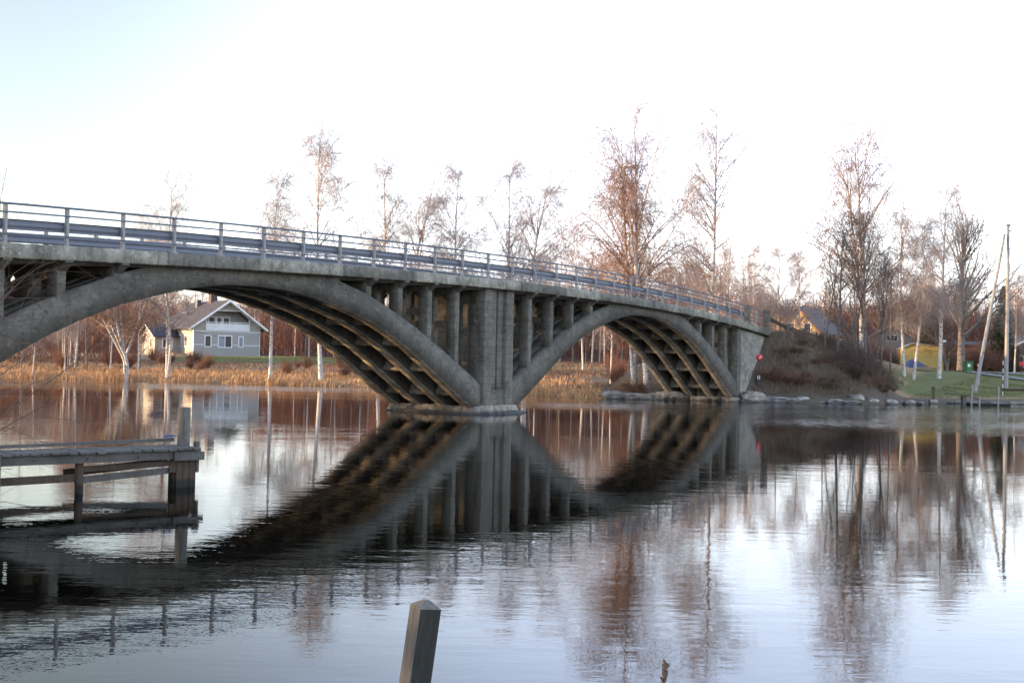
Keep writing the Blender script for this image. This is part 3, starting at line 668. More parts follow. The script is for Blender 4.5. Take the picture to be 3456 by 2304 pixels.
pL = birch(20.3, .26, 2, 28, 9, 9, cw=.25, fork=.38, spread=.13, u0=.3, ang=(28, 52), droop=.32, hang=1.1, tl=(.8, 2.8), tr=.0095, seed=24, mats=(BIRCH, LIMB, TWIG), dens_mid=90, mid_r=.012, wob=.010, env_=(.8, 1.1, 1.05, .8, .35))
x = float(ground_at(1980, 90)); zg = gz(x, 90); place('birch_tree', pL, x, 90, H_for(1985, 318, 90, zg)/20.3, rz=2.2, label='large forked weeping birch rising from the dark thicket on the right bank')
for n_, (u2, v2, Y, pr, bs, lab) in enumerate([
 (2157, 435, 104, pA, 18, 'slim white birch beside the brown pole and the yellow shed'),
 (2078, 500, 101, pB, 18, 'left trunk of the white birch pair in front of the yellow shed'),
 (2098, 520, 102, pA, 18, 'right leaning trunk of the white birch pair in front of the yellow shed'),
 (1404, 600, 92, pB, 18, 'thin white birch under the right arch left of the leaning trunks'),
 (1668, 575, 118, pB, 18, 'small birch behind the railing, third from the big orange birch'),
 (1720, 572, 122, pA, 18, 'small birch behind the railing near its right end'),
 (1790, 575, 126, pB, 18, 'small pale birch left of the yellow cottage'),
 (1835, 590, 120, pA, 18, 'small birch with thin crown above the yellow cottage'),
 (1560, 590, 110, pC, 17, 'twin-stemmed birch between the orange birch and the tall pale one'),
 (1340, 610, 112, pB, 18, 'reddish birch left of the dense orange birch, low behind the railing'),
 (2330, 640, 118, pB, 18, 'birch at the right picture edge behind the tall pole')]):
    x = float(ground_at(u2, Y)); zg = gz(x, Y); place('birch_tree', pr, x, Y, H_for(u2, v2, Y, zg)/bs, rz=n_*2.3+.4, label=lab, tilt=rad(3.5) if 'right leaning' in lab else 0)
# leaning pair of trunks at the foot of the big birch
pLean = birch(13, .26, 1, 16, 7, 6, cw=.2, u0=.4, seed=27, tr=.012, mats=(BIRCH, LIMB, TWIG))
x = float(ground_at(1470, 82.5)); place('birch_tree', pLean, x+.6, 82.3, 1, rz=0, label='thick white birch trunk leaning left behind the right arch, at the water edge', tilt=rad(-9))
# upright broad tree on the right
pN = birch(12.5, .30, 1, 40, 8, 6, cw=.34, u0=.2, ang=(22, 48), droop=-.10, hang=-.25, tl=(.5, 1.4), tr=.011, lean=0, seed=31, mats=(BARK, BARK, TWIG_D), env_=(1.0, 1.0, .85, .6, .3))
x = float(ground_at(2208, 116)); zg = gz(x, 116); place('broadleaf_tree', pN, x, 116, H_for(2225, 500, 116, zg)/12.5, rz=.6, label='bare grey vase-shaped tree beside the green bin')
pO = birch(7.5, .16, 3, 16, 9, 9, cw=.30, u0=.2, fork=.1, spread=.4, hang=.1, droop=.0, tl=(.4, 1.), tr=.014, seed=32, mats=(BARK, BARK, TWIG))
x = float(ground_at(2175, 121)); place('broadleaf_tree', pO, x, 121, 1., label='low reddish-brown bushy tree between the pine pole and the bare tree')
# alders in shade on the right bank
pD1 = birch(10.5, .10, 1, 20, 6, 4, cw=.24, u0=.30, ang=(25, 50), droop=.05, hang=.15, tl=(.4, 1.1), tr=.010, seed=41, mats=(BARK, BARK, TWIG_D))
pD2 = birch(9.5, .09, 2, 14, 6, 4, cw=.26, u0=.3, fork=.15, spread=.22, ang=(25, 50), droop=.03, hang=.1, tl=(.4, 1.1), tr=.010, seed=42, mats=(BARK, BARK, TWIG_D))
for n_, (u2, v2, Y, lab) in enumerate([
 (1922, 520, 83.5, 'grey-stemmed alder at the left side of the bank thicket'),
 (1950, 545, 85.5, 'alder in the bank thicket second from its left side'),
 (1990, 515, 82.5, 'alder leaning over the rocks in the middle of the bank thicket'),
 (2006, 560, 84.5, 'dark alder with forked stems near the right side of the bank thicket'),
 (2022, 600, 86, 'short alder on the right side of the bank thicket'),
 (1895, 610, 86, 'small alder on the embankment in front of the yellow cottage roof'),
 (2046, 640, 88, 'slight alder at the edge of the green lawn'),
 (1968, 640, 82.2, 'low alder on the water side of the bank thicket')]):
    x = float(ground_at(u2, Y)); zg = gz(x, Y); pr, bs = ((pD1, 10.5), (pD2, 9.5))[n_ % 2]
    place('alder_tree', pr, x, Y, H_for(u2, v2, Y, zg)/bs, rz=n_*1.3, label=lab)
# spruces
def spruce(H, r, seed=1):
    global rng; rng = np.random.default_rng(seed)
    P0, Q0 = trunk(H, H*.014, 1, K=8, wob=.004, lean=0)
    n = int(H*26); u = rng.uniform(.06, .985, n)**.9; par = np.zeros(n, int)
    L = r*(1-u)**.8*rng.uniform(.7, 1.1, n)+.12
    P1, R1 = grow(P0, Q0, par, u, np.radians(rng.uniform(80, 105, n)), L, 5, .12, .05, .3, .015, rmax=.04)
    par, u2_ = many(n, 9, .1, 1.0); P2, R2 = grow(P1, R1, par, u2_, np.radians(rng.uniform(30, 70, len(par))), L[par]*.3+.15, 4, .4, .1, .5, .03, rmax=.05)
    R2 = R2*0+np.array([.05, .06, .05, .012])
    return joinmesh('trunk', [(*tubes(P0, Q0, 6), 0)], [BARK]), joinmesh('crown', [(*tubes(P1, R1, 3), 0), (*tubes(P2, R2, 3), 0)], [NEEDLE])
pS = spruce(9, 1.7, 5)
for u2, v2, Y, lab in ((2136, 672, 132, 'dark green spruce left of the brown pole'), (2303, 655, 128, 'dark spruce behind the tall pole beside the red house'), (2075, 690, 150, 'small dark spruce behind the grey house'), (830, 800, 140, 'little round spruce at the forest edge right of the grey house')):
    x = float(ground_at(u2, Y)); zg = gz(x, Y); place('spruce_tree', pS, x, Y, max(.15, H_for(u2, v2, Y, zg)/9), rz=u2, label=lab)
# --- forest trees behind: individuals sharing six meshes
FT = []
for i_ in range(6):
    ws = i_ % 2 == 0
    FT.append(birch(12, .075 if ws else .07, 1, 12, 5, 3, cw=.15, u0=.38 if ws else .3, tl=(.6, 1.5), tr=.02, hang=.25, droop=.05, seed=60+i_, mats=(BIRCH if ws else BARK, LIMB, TWIG_R)))
rf = np.random.default_rng(99)
cnt = 0
def skip(x, y):
    if x < HX and 152 < y < 182: return True
    if abs(x-HX) < 13 and y < HY+12 and y > HY-26: return True
    return False
HX, HY = at(760, 1200, 160)[0], 160
lab_l = 'slim bare tree in the forest belt behind the far bank'
while cnt < 270:
    y = 118+rf.uniform(0, 1)**1.3*80; u = rf.uniform(-150, 3600); x = (u-1728)/F*y
    if u < 480: y = 116+rf.uniform(0, 1)**1.4*60; x = (u-1728)/F*y
    if 480 <= u < 1250: y = 163+rf.uniform(0, 40); x = (u-1728)/F*y
    if u > 2550: y = max(y, 150+rf.uniform(0, 40)); x = (u-1728)/F*y
    if skip(x, y): continue
    if 2590 < u < 2900 and y < 168: continue
    s_ = rf.uniform(.72, 1.08)*(1.0 if y < 170 else 1.1)
    if u < 1900 and u > 1250: s_ *= 1.0
    place('forest_tree', FT[rf.integers(0, 6)], x, y, s_*.95, rz=rf.uniform(0, 6.28), label=lab_l, group='bare trees of the forest belt'); cnt += 1
# thicket mass of the far wood
def sticks(n, X, Y, Z0, Z1, r, ln, m, name, tilt=.5, kind='stuff', label=None, cat=None, K=3, bend=.15, seed=3):
    q = np.random.default_rng(seed); D = unit(np.stack([q.normal(0, tilt, n), q.normal(0, tilt, n), np.abs(q.normal(1, .25, n))+.1], -1))
    p = np.stack([X, Y, Z0+(Z1-Z0)*q.uniform(0, 1, n)], -1); L = q.uniform(*ln, n); P = [p]
    for kk in range(1, K): D = unit(D+q.normal(0, bend, D.shape)); P.append(P[-1]+D*(L/(K-1))[:, None])
    P = np.stack(P, 1); R = np.tile(np.linspace(1, .25, K), (n, 1))*(q.uniform(.6, 1.2, n)*r)[:, None]
    V, Q = tubes(P, R, 3); return obj(name, npmesh(name, V, Q, [m]), label=label, cat=cat, kind=kind)
q = np.random.default_rng(5); n = 120000
uu = q.uniform(-300, 3800, n); yy = np.where(uu < 470, 126+q.uniform(0, 90, n), np.where(uu < 1250, 176+q.uniform(0, 60, n), 150+q.uniform(0, 75, n)))
yy = np.where(uu > 2560, 165+q.uniform(0, 50, n), yy)
xx = (uu-1728)/F*yy
ok = ~((xx < HX) & (yy > 150) & (yy < 180)); xx = xx[ok]; yy = yy[ok]; uu = uu[ok]; n = len(xx)
dens = .5+.5*vnoise(xx, yy*0, .35, 3); topz = 6.0+2.2*vnoise(xx, yy*0, .22, 7)+q.uniform(-.5, 1.2, n)+np.where(uu > 1700, 1.2, 0)
gg = ground(xx, yy)
sticks(n, xx, yy, gg-.2, gg+topz, .034, (1.4, 3.4), TWIG_R, 'forest_undergrowth', tilt=.45, label='dense reddish-brown bare undergrowth filling the forest behind', cat='undergrowth')
# ------------------------------------------------------------------ grasses, reeds, bushes
def blades(n, X, Y, h, wd, m, name, label, cat, lean=.25, seed=1):
    q = np.random.default_rng(seed); Z = ground(X, Y)-.03; a = q.uniform(0, 6.28, n); dx, dy = np.cos(a), np.sin(a); H_ = q.uniform(*h, n)*(.75+.45*vnoise(X, Y, 1.3, seed+.5)+.2*vnoise(X, Y, 3.7, seed))
    lx = q.normal(.12, lean, n)*H_; ly = q.normal(0, lean, n)*H_; w_ = q.uniform(.5, 1.3, n)*wd
    b0 = np.stack([X-dx*w_, Y-dy*w_, Z], -1); b1 = np.stack([X+dx*w_, Y+dy*w_, Z], -1)
    m0 = np.stack([X-dx*w_*.7+lx*.35, Y-dy*w_*.7+ly*.35, Z+H_*.6], -1); m1 = np.stack([X+dx*w_*.7+lx*.35, Y+dy*w_*.7+ly*.35, Z+H_*.6], -1)
    t0 = np.stack([X+lx, Y+ly, Z+H_*.95], -1)
    V = np.stack([b0, b1, m1, m0, t0], 1).reshape(-1, 3); i = np.arange(n)[:, None]*5
    Q = np.concatenate([i+np.array([0, 1, 2, 3])], 1); T = i+np.array([3, 2, 4])
    return obj(name, npmesh(name, V, [Q, T], [m]), label=label, cat=cat, kind='stuff')
def scatter(n, x0, x1, d0, d1, pw=1., seed=1, clump=.9):
    q = np.random.default_rng(seed); X = q.uniform(x0, x1, n*3); d = d0+(d1-d0)*q.uniform(0, 1, n*3)**pw
    Y = np.interp(X, SH[:, 0], SH[:, 1])+d; ok = (vnoise(X, Y, 1.6, seed)+vnoise(X, Y, .45, seed+3)) > -clump+q.uniform(-.3, .3, n*3)
    ok &= ~((X > HX-8) & (X < HX+7) & (Y > HY-8))
    return X[ok][:n], Y[ok][:n]
X, Y = scatter(42000, -60, 6.2, -.7, 13, 1.5, 2); blades(len(X), X, Y, (.15, .6), .022, REED, 'reeds', 'golden dry reeds along the far shore', 'reeds', seed=2)
X, Y = scatter(26000, -60, 8, 6, 30, 1., 3, .4); X2, Y2 = scatter(9000, -14, 12, 28, 60, 1., 9, 1.2); X = np.r_[X, X2]; Y = np.r_[Y, Y2]; blades(len(X), X, Y, (.15, .5), .022, REED_B, 'meadow_grass', 'brown dry grass covering the far meadow', 'grass', seed=3)
X, Y = scatter(16000, -42, 4, 30, 58, 1., 4); blades(len(X), X, Y, (.08, .2), .025, GRASSG, 'lawn', 'green lawn grass in front of the grey house', 'lawn', seed=4)
q = np.random.default_rng(8); X = q.uniform(22, 62, 90000); Y = np.interp(X, SH[:, 0], SH[:, 1])+1.2+24*q.uniform(0, 1, 90000)
s_ = (X-D0[0])*DD[0]+(Y-D0[1])*DD[1]; t_ = (X-D0[0])*DN[0]+(Y-D0[1])*DN[1]
def nearpath(X, Y):
    P = [(39, 121), (46, 112), (54, 110), (75, 112)]; Q2 = [(42.4, 111.5), (43.5, 108), (46, 104), (52, 102.5), (70, 103)]; o = np.zeros(len(X), bool)
    for PL, wd in ((P, 2.0), (Q2, 1.0)):
        for a, b in zip(PL[:-1], PL[1:]):
            a = np.array(a, float); b = np.array(b, float); ab = b-a; tt = np.clip(((X-a[0])*ab[0]+(Y-a[1])*ab[1])/(ab@ab), 0, 1)
            o |= np.hypot(X-a[0]-ab[0]*tt, Y-a[1]-ab[1]*tt) < wd
    return o
ok = (np.abs(t_-2.65) > 9.5) & (X > 23.2+q.normal(0, .6, 90000)) & ~nearpath(X, Y); blades(ok.sum(), X[ok], Y[ok], (.04, .13), .022, GRASSG, 'bank_grass', 'green grass on the right bank', 'grass', seed=5)
X = q.uniform(13, 30, 60000); Y = q.uniform(79.5, 103, 60000); s_ = (X-D0[0])*DD[0]+(Y-D0[1])*DD[1]; t_ = (X-D0[0])*DN[0]+(Y-D0[1])*DN[1]
ok = (Y > np.interp(X, SH[:, 0], SH[:, 1])+.15) & (s_ > 54.6) & (t_ < .1) & (t_ > -9.5-q.uniform(0, 2, 60000)) & (X < 25.5+q.normal(0, .5, 60000))
blades(ok.sum(), X[ok], Y[ok], (.2, .75), .02, BUSH, 'embankment_grass', 'dull brown dry grass on the shaded embankment', 'grass', lean=.5, seed=6)
q = np.random.default_rng(77); X = q.uniform(-60, 6, 5000); Y = np.interp(X, SH[:, 0], SH[:, 1])+q.uniform(-1.3, .8, 5000); okk = vnoise(X, Y, .8, 6) > .05; blades(okk.sum(), X[okk], Y[okk], (.5, 1.3), .02, REED, 'shore_reeds', 'taller dry reeds standing in ragged clumps in the water of the far shore', 'reeds', seed=9)
# bushes
def bush(R, H, n, m, seed, r=.012, arch=.35):
    global rng; rng = np.random.default_rng(seed)
    a = rng.uniform(0, 6.28, n); tl = np.abs(rng.normal(0, .5, n)); D = unit(np.stack([np.cos(a)*tl, np.sin(a)*tl, np.ones(n)], -1)); rr = rng.uniform(0, R*.35, n)
    p = np.stack([np.cos(a)*rr, np.sin(a)*rr, np.full(n, -.1)], -1); P = [p]; L = rng.uniform(.6, 1.1, n)*H
    for kk in range(6): D = unit(D+rng.normal(0, .09, D.shape)+np.stack([np.cos(a), np.sin(a), -np.ones(n)], -1)*arch*.1*kk); P.append(P[-1]+D*(L/6)[:, None])
    P = np.stack(P, 1); R0_ = np.tile(np.linspace(1.6, .5, 7), (n, 1))*r
    par, u = many(n, 7, .25, 1.); P2, R2 = grow(P, R0_, par, u, np.radians(rng.uniform(20, 60, len(par))), L[par]*rng.uniform(.15, .45, len(par)), 4, .25, .12, .7, r*.35, rmax=r)
    return joinmesh('bush', [(*tubes(P, R0_, 3), 0), (*tubes(P2, R2, 3), 0)], [m])
BM = [bush(1.2, 1.7, 150, BUSH, 71, .014, .6), bush(1.0, 1.3, 140, REED_B, 72, .012, .9), bush(1.3, 2.4, 110, TWIG_D, 73, .013, .15)]
BMN = bush(.8, 2.2, 90, TWIG_R, 75, .014, .15)
bl = 'low tangled brown bush on the shaded embankment beside the abutment'
q = np.random.default_rng(12); c_ = 0
while c_ < 90:
    x = q.uniform(15.2, 27.5); y = q.uniform(80.2, 96); s = (x-D0[0])*DD[0]+(y-D0[1])*DD[1]; t = (x-D0[0])*DN[0]+(y-D0[1])*DN[1]
    if y < np.interp(x, SH[:, 0], SH[:, 1])+.45 or s < 55.6 or t > (-.5 if s < 60 else -.9) or (t < -11): continue
    kd = 2 if x > 22.5 and q.uniform() < .7 else q.integers(0, 2)
    obj('bush', BM[kd], loc=(x, y, gz(x, y)), rot=(0, 0, q.uniform(0, 6.28)), scale=float(q.uniform(.6, 1.05)*(.45 if (t > -4 or s > 66) and s > 58.5 else 1)), label=bl, cat='bush', group='bushes on the right embankment'); c_ += 1
for i_ in range(46):
    u = q.uniform(-100, 2350); dd_ = q.uniform(9, 34); x = (u-1728)/F*104; y = np.interp(x, SH[:, 0], SH[:, 1])+dd_
    if u > 450 and u < 1250 and dd_ > 24: continue
    sc_ = q.uniform(.35, .8)*(1.5 if u < 450 else 1)
    obj('bush', BMN, loc=(x, y, gz(x, y)), rot=(0, 0, q.uniform(0, 6.28)), scale=float(sc_), label='small reddish leafless shrub scattered on the far meadow', cat='bush', group='shrubs on the far meadow')
# bush round the foot of the big birch
obj('bush', BM[1], loc=(8.6, 82.3, gz(8.6, 82.3)), scale=1.2, label='rounded brown bush at the foot of the leaning birch under the right arch', cat='bush')
q = np.random.default_rng(55)
for i_ in range(34):
    if i_ < 10: u, y = q.uniform(2880, 3035), q.uniform(114, 128)
    elif i_ < 26: u, y = q.uniform(3185, 3440), q.uniform(123, 134)
    else: u, y = q.uniform(2720, 2880), q.uniform(104, 122)
    x = (u-1728)/F*y
    obj('bush', BMN if i_ % 3 else BM[2], loc=(x, y, gz(x, y)), rot=(0, 0, q.uniform(0, 6.28)), scale=float(q.uniform(.8, 1.5)), label='tall bare brown garden shrub in front of the houses on the right bank', cat='bush', group='garden shrubs before the right bank houses')
# ------------------------------------------------------------------ left bank woods, outside the frame, that keep the bridge in shade
lw = []
q = np.random.default_rng(31)
for i_ in range(34):
    y = 2+i_*2.55+q.uniform(-1, 1); x = -(.45*min(y, 60)+9)-q.uniform(0, 16)-(20 if y > 55 else 0)
    place('bank_tree', FT[q.integers(0, 6)], x, y, q.uniform(.95, 1.2), rz=q.uniform(0, 6.28), label='bare tree of the near left bank beyond the picture edge', group='trees of the near left bank')
nn_ = 34000; Y = q.uniform(-8, 86, nn_); X = -(.45*np.clip(Y, 0, 60)+14)-q.uniform(0, 22, nn_)-np.where(Y > 55, 14, 0)
gg = ground(X, Y); sticks(nn_, X, Y, gg, gg+11.5, .042, (1.2, 2.8), TWIG_D, 'bank_thicket', label='dense bare thicket on the near left bank', cat='thicket', seed=8)
# ------------------------------------------------------------------ buildings
def paint(name, col, boards=8., amt=.25, rough=.8, axis='X'):
    m = mat(name, col, rough); k = N(m); wv = k.n('ShaderNodeTexWave', wave_type='BANDS', bands_direction=axis, wave_profile='SIN'); wv.inputs['Scale'].default_value = boards/6.28*2; k.l(k.coord(), wv.inputs['Vector'])
    ln = k.ramp(wv.outputs['Fac'], [(0, g(1)), (.12, g(0))]); n1 = k.noise(k.coord(), 1.5, 4, .6)
    c = k.mix(k.math('MULTIPLY', n1, .35), col, tuple(x*.7 for x in col)); k.color(k.mix(k.math('MULTIPLY', ln, amt), c, tuple(x*.45 for x in col))); return m
GLASS = mat('window_glass', (.03, .035, .04), .08); WHITE = mat('white_paint', (.74, .73, .70), .6)
CURT = mat('curtained_glass', (.22, .25, .30), .12)
H_GREY = paint('grey_boards', (.36, .335, .305)); H_CREAM = paint('pale_boards', (.34, .31, .26)); ROOFD = mat('dark_roof', (.05, .052, .062), .85, spec=.25)
kk_ = N(ROOFD); n1 = kk_.noise(kk_.coord(), 4, 3, .6); kk_.color(kk_.mix(n1, (.03, .031, .038), (.055, .055, .064)))
def window(par, cx, z0, z1, wd, y, m=GLASS, mull=1, side='front', xw=None):
    """window in a wall; side front: wall plane y, side left: wall plane x=xw"""
    fr = MB(); d = .06
    def put(b, a0, a1, b0, b1, c0, c1):
        if side == 'front': b.box(a0, a1, y-c1, y-c0, b0, b1)
        elif side == 'left': b.box(y-c1, y-c0, a0, a1, b0, b1)
        else: b.box(y+c0, y+c1, a0, a1, b0, b1)
    f = .13
    put(fr, cx-wd/2-f, cx-wd/2, z0-f, z1+f, .002, d); put(fr, cx+wd/2, cx+wd/2+f, z0-f, z1+f, .002, d)
    put(fr, cx-wd/2, cx+wd/2, z1, z1+f, .003, d+.004); put(fr, cx-wd/2, cx+wd/2, z0-f, z0, .003, d+.004)
    for i in range(1, mull):
        xm = cx-wd/2+wd*i/mull; put(fr, xm-.05, xm+.05, z0, z1, .004, d-.01)
    w_ = fr.build('window', [WHITE], par)
    for i in range(mull):
        pn = MB(); put(pn, cx-wd/2+wd*i/mull+.001, cx-wd/2+wd*(i+1)/mull-.001, z0, z1, .002, .02); pn.build('pane', [m if not isinstance(m, (list, tuple)) else m[i % len(m)]], w_)
    return w_
def gable_house(name, x, y, z, a, Wd, L, eave, apex, wallm, roofm, label, wins=(), over=.4, trim=WHITE, cat='house', sidem=None):
    e = empty(name, (x, y, z), a, label=label, cat=cat); h = Wd/2
    MB().extrude([(-h, -1.), (h, -1.), (h, eave), (0, apex), (-h, eave)], 0, L, 1).build('wall', [wallm], e)
    sl = (apex-eave)/h; ox = h+over; oz = eave-over*sl
    for sg in (-1, 1):
        MB().extrude([(0, apex+.02), (sg*ox, oz+.02), (sg*ox, oz+.16), (0, apex+.2)], -over*1.1, L+over, 1).build('roof', [roofm], e)
        MB().extrude([(0, apex-.02), (sg*ox, oz-.02), (sg*ox, oz+.19), (0, apex+.22)], -over*1.1-.05, -over*1.1-.002, 1).build('barge_board', [trim], e)
        MB().box(sg*(h+.002) if sg > 0 else -h-.05, h+.05 if sg > 0 else -h-.002, -.03, .16, 0, eave-.05).build('corner_board', [trim], e)
    for wv in wins: window(e, *wv[:5], **(wv[5] if len(wv) > 5 else {}))
    return e
ah = rad(35); hx, hy = at(765, 1200, 160)[:2]
hz = gz(hx, hy); hz = 2.2
H1 = empty('grey_house', (hx, hy, hz), ah, label='grey two-storey house with white balcony and dark roof seen under the left arch', cat='house')
Wd = 9.2; h = Wd/2; L = 13.; ev = 4.0; ap = 7.25
# front gable wall with the loggia opening cut out
yb = 1.6
fw = MB()
fw.extrude([(-h, -1.), (h, -1.), (h, 3.4), (-h, 3.4)], 0, .2, 1)                      # lower wall
fw.extrude([(-h, 3.402), (-2.95, 3.402), (-2.95, 4.75), (-1.48, 5.95), (-1.48, 6.05), (-h+.0, ev)], 0, .2, 1)
fw.extrude([(3.05, 3.402), (h, 3.402), (h, ev), (1.8, 5.98), (1.8, 5.94), (3.05, 4.95)], 0, .2, 1)
fw.extrude([(-1.478, 6.0), (1.798, 6.0), (0, ap)], 0, .2, 1)
fw.build('gable_wall', [H_GREY], H1)
MB().extrude([(-h, -1), (h, -1), (h, ev), (0, ap), (-h, ev)], yb, L, 1).build('wall', [H_GREY], H1)
sw = MB(); sw.box(-h, -h+.2, .202, yb-.002, -1, ev); sw.box(h-.2, h, .202, yb-.002, -1, ev); sw.build('side_wall', [H_CREAM], H1)
MB().box(-h-.012, -h-.002, .2, L, -.9, ev-.1).build('side_cladding', [H_CREAM], H1)
MB().box(-2.95, 3.05, .202, yb-.002, 3.2, 3.39).build('balcony_floor', [WHITE], H1)
rl = MB(); rl.box(-3.0, 3.1, -.12, -.06, 4.42, 4.5); rl.box(-3.0, 3.1, -.1, -.04, 3.36, 3.42); bp = rl.build('balcony_railing', [WHITE], H1)
brd = MB().box(-.06, .06, -.13, -.102, 3.33, 4.3).mesh('board', WHITE)
for i_ in range(43): obj('board', brd, bp, loc=(-2.95+i_*.143, 0, 0))
for px_ in (-2.97, -1.0, 1.05, 3.07): MB().box(px_-.04, px_+.04, -.1, -.03, 3.42, 4.9 if abs(px_) > 2 else 4.42).build('balcony_post', [WHITE], H1)
window(H1, -1.55, 3.75, 5.1, .75, yb, GLASS); window(H1, -.55, 3.45, 5.1, .6, yb, GLASS); window(H1, .45, 3.75, 5.1, .75, yb, GLASS)
window(H1, -2.65, 1.25, 2.6, .72, 0, GLASS); window(H1, -.3, 1.2, 2.62, 1.75, 0, [CURT, GLASS], 2); window(H1, 1.95, 1.3, 2.55, .5, 0, CURT)
tr = MB(); tr.box(-h, -3.2, -.03, -.002, 1.4, 1.5); tr.box(-2.1, -1.35, -.03, -.002, 1.4, 1.5); tr.box(.75, 1.5, -.03, -.002, 1.4, 1.5); tr.box(2.4, h, -.03, -.002, 1.4, 1.5); tr.box(-h, h, -.03, -.002, 3.18, 3.28); tr.build('trim_band', [WHITE], H1)
MB().box(-1.5, 1.85, -.04, -.002, 5.97, 6.07).build('trim_band', [WHITE], H1)
for sg in (-1, 1): MB().box(min(sg*h, sg*(h+.06)), max(sg*h, sg*(h+.06)), -.06, .14, -.9, ev-.2).build('corner_board', [WHITE], H1)
for sg in (-1, 1):
    ov = .85; sl = (ap-ev)/h; ox = h+ov; oz = ev-ov*sl
    MB().extrude([(0, ap+.02), (sg*ox, oz+.02), (sg*ox, oz+.18), (0, ap+.22)], -.9, L+.5, 1).build('roof', [ROOFD], H1)
    MB().extrude([(0, ap-.06), (sg*ox, oz-.06), (sg*ox, oz+.2), (0, ap+.24)], -.96, -.902, 1).build('barge_board', [WHITE], H1)
    MB().extrude([(0, ap-.0), (sg*ox, oz-.0), (sg*ox, oz+.015), (0, ap+.015)], -.9, -.002, 1).build('soffit', [WHITE], H1)
ch = MB().box(-.45, .45, 5.0, 6.0, 6.4, 8.7); ch = ch.build('chimney', [mat('dark_brick', (.07, .05, .045), .9)], H1); MB().box(-.55, .55, 4.9, 6.1, 8.75, 8.85).build('chimney_cap', [GALV], ch)
MB().box(-1.2, -.6, 8.2, 9.0, 6.2, 7.7).build('vent_stack', [mat('dark_vent', (.05, .05, .055), .6)], H1)
MB().box(-3.2, -2.2, 7, 8.4, 5.75, 5.85).build('skylight', [CURT], H1)
for yy_ in (2.6, 5.2, 8.4, 11): window(H1, yy_, 1.2, 2.6, 1.0, -h-.012, GLASS, 2, side='left')
MB().box(-h-1.6, -h-.06, 3, 12, -.5, .25).build('terrace', [WOOD_LIT], H1)
# cream side wing and its porch gable
aw = rad(-40); wx, wy = at(500, 1200, 163)[:2]
gable_house('pale_shed', wx, wy, hz, rad(-8), 2.3, 4.5, 1.9, 3.2, H_CREAM, ROOFD, 'small cream shed with pointed gable at the left of the grey house', [(0, .9, 1.7, .5, 0)], .25)
# low wing on the sunny side of the grey house
wy0, wy1, wx = 5.2, 11.4, -h-3.4; ym = (wy0+wy1)/2
MB().extrude([(wy0, -1), (wy1, -1), (wy1, 2.5), (ym, 4.0), (wy0, 2.5)], wx, -h-.02, 0).build('wing_wall', [H_CREAM], H1)
for sg in (-1, 1):
    ye = ym+sg*((wy1-wy0)/2+.45); MB().extrude([(ym, 4.03), (ye, 2.31), (ye, 2.45), (ym, 4.19)], wx-.4, -h-.02, 0).build('wing_roof', [ROOFD], H1)
    MB().extrude([(ym, 3.99), (ye, 2.27), (ye, 2.48), (ym, 4.22)], wx-.45, wx-.402, 0).build('barge_board', [WHITE], H1)
for yy_ in (6.7, 9.6): window(H1, yy_, 1.0, 2.1, .9, wx, GLASS, 2, side='left')
window(H1, (wx-h)/2, 1.0, 2.1, 1.2, wy0, GLASS, 2)
# yellow cottage
YC = paint('yellow_boards', (.55, .36, .16)); RB = paint('red_boards', (.17, .042, .02)); BRT = mat('brown_trim', (.22, .09, .045), .7)
cx, cy = at(2692, 1200, 140)[:2]
HC = gable_house('yellow_cottage', cx, cy, 2.4, rad(-36), 5.2, 6.2, 4.15, 6.85, YC, mat('brown_roof', (.075, .062, .06), .8), 'yellow cottage with steep gable behind the bridge end', [(-.85, 3.55, 5.0, .75, 0), (1.15, 3.55, 5.0, .75, 0)], .45, trim=BRT)
gx, gy = at(3010, 1200, 142)[:2]
BG = gable_house('beige_house', gx, gy, 2.3, rad(-12), 7.5, 7, 2.9, 5.2, paint('beige_boards', (.17, .15, .125)), ROOFD, 'beige house with small windows half hidden behind the twin birches', [(-1.4, 1.2, 2.0, .7, 0), (1.0, 1.2, 2.0, .7, 0), (0.0, 3.4, 4.0, 1.1, 0)], .3, trim=BRT)
for c_ in BG.children:
    if c_.name.startswith('window'): c_.data.materials[0] = CO_WALL
yx, yy0 = at(3112, 1200, 122)[:2]
YS = empty('yellow_shed', (yx, yy0, gz(yx, yy0)-.2), rad(-14), label='bright yellow low building behind the white birch pair', cat='shed')
yz = gz(yx, yy0)-.2
YEL = paint('bright_yellow_boards', (.50, .36, .10), 5, .3)
MB().extrude([(-2.0, -.5), (2.1, -.5), (2.1, 2.55), (-.9, 2.85), (-2.0, 2.35)], 0, 5, 1).build('wall', [YEL], YS)
MB().extrude([(-2.15, 2.3), (-.9, 2.855), (2.25, 2.555), (2.25, 2.64), (-.9, 2.95), (-2.15, 2.4)], -.2, 5.2, 1).build('roof', [mat('grey_sheet_roof', (.28, .26, .22), .7)], YS)
MB().box(-1.5, -.7, -.04, -.002, 0, 1.9).build('door', [paint('yellow_door', (.50, .36, .10), 3)], YS)
rx, ry = at(3320, 1200, 138)[:2]
RH = gable_house('red_house', *at(3440, 1200, 142)[:2], 2.35, rad(62), 6.5, 10.5, 2.95, 3.3, RB, ROOFD, 'long low red house behind the bare tree', [], .5, trim=BRT)
for (a_, z0_, z1_, w_) in ((-6.6, 1.1, 1.9, 1.4), (-3.6, 1.1, 1.9, .9)): pass
for yy_, w_ in ((1.5, .8), (3.9, 1.4), (6.6, .6), (9.2, .8)): window(RH, yy_, 1.15, 1.85, w_, -3.25, GLASS, 1, side='left')
dx_, dy_ = at(3440, 1200, 134)[:2]
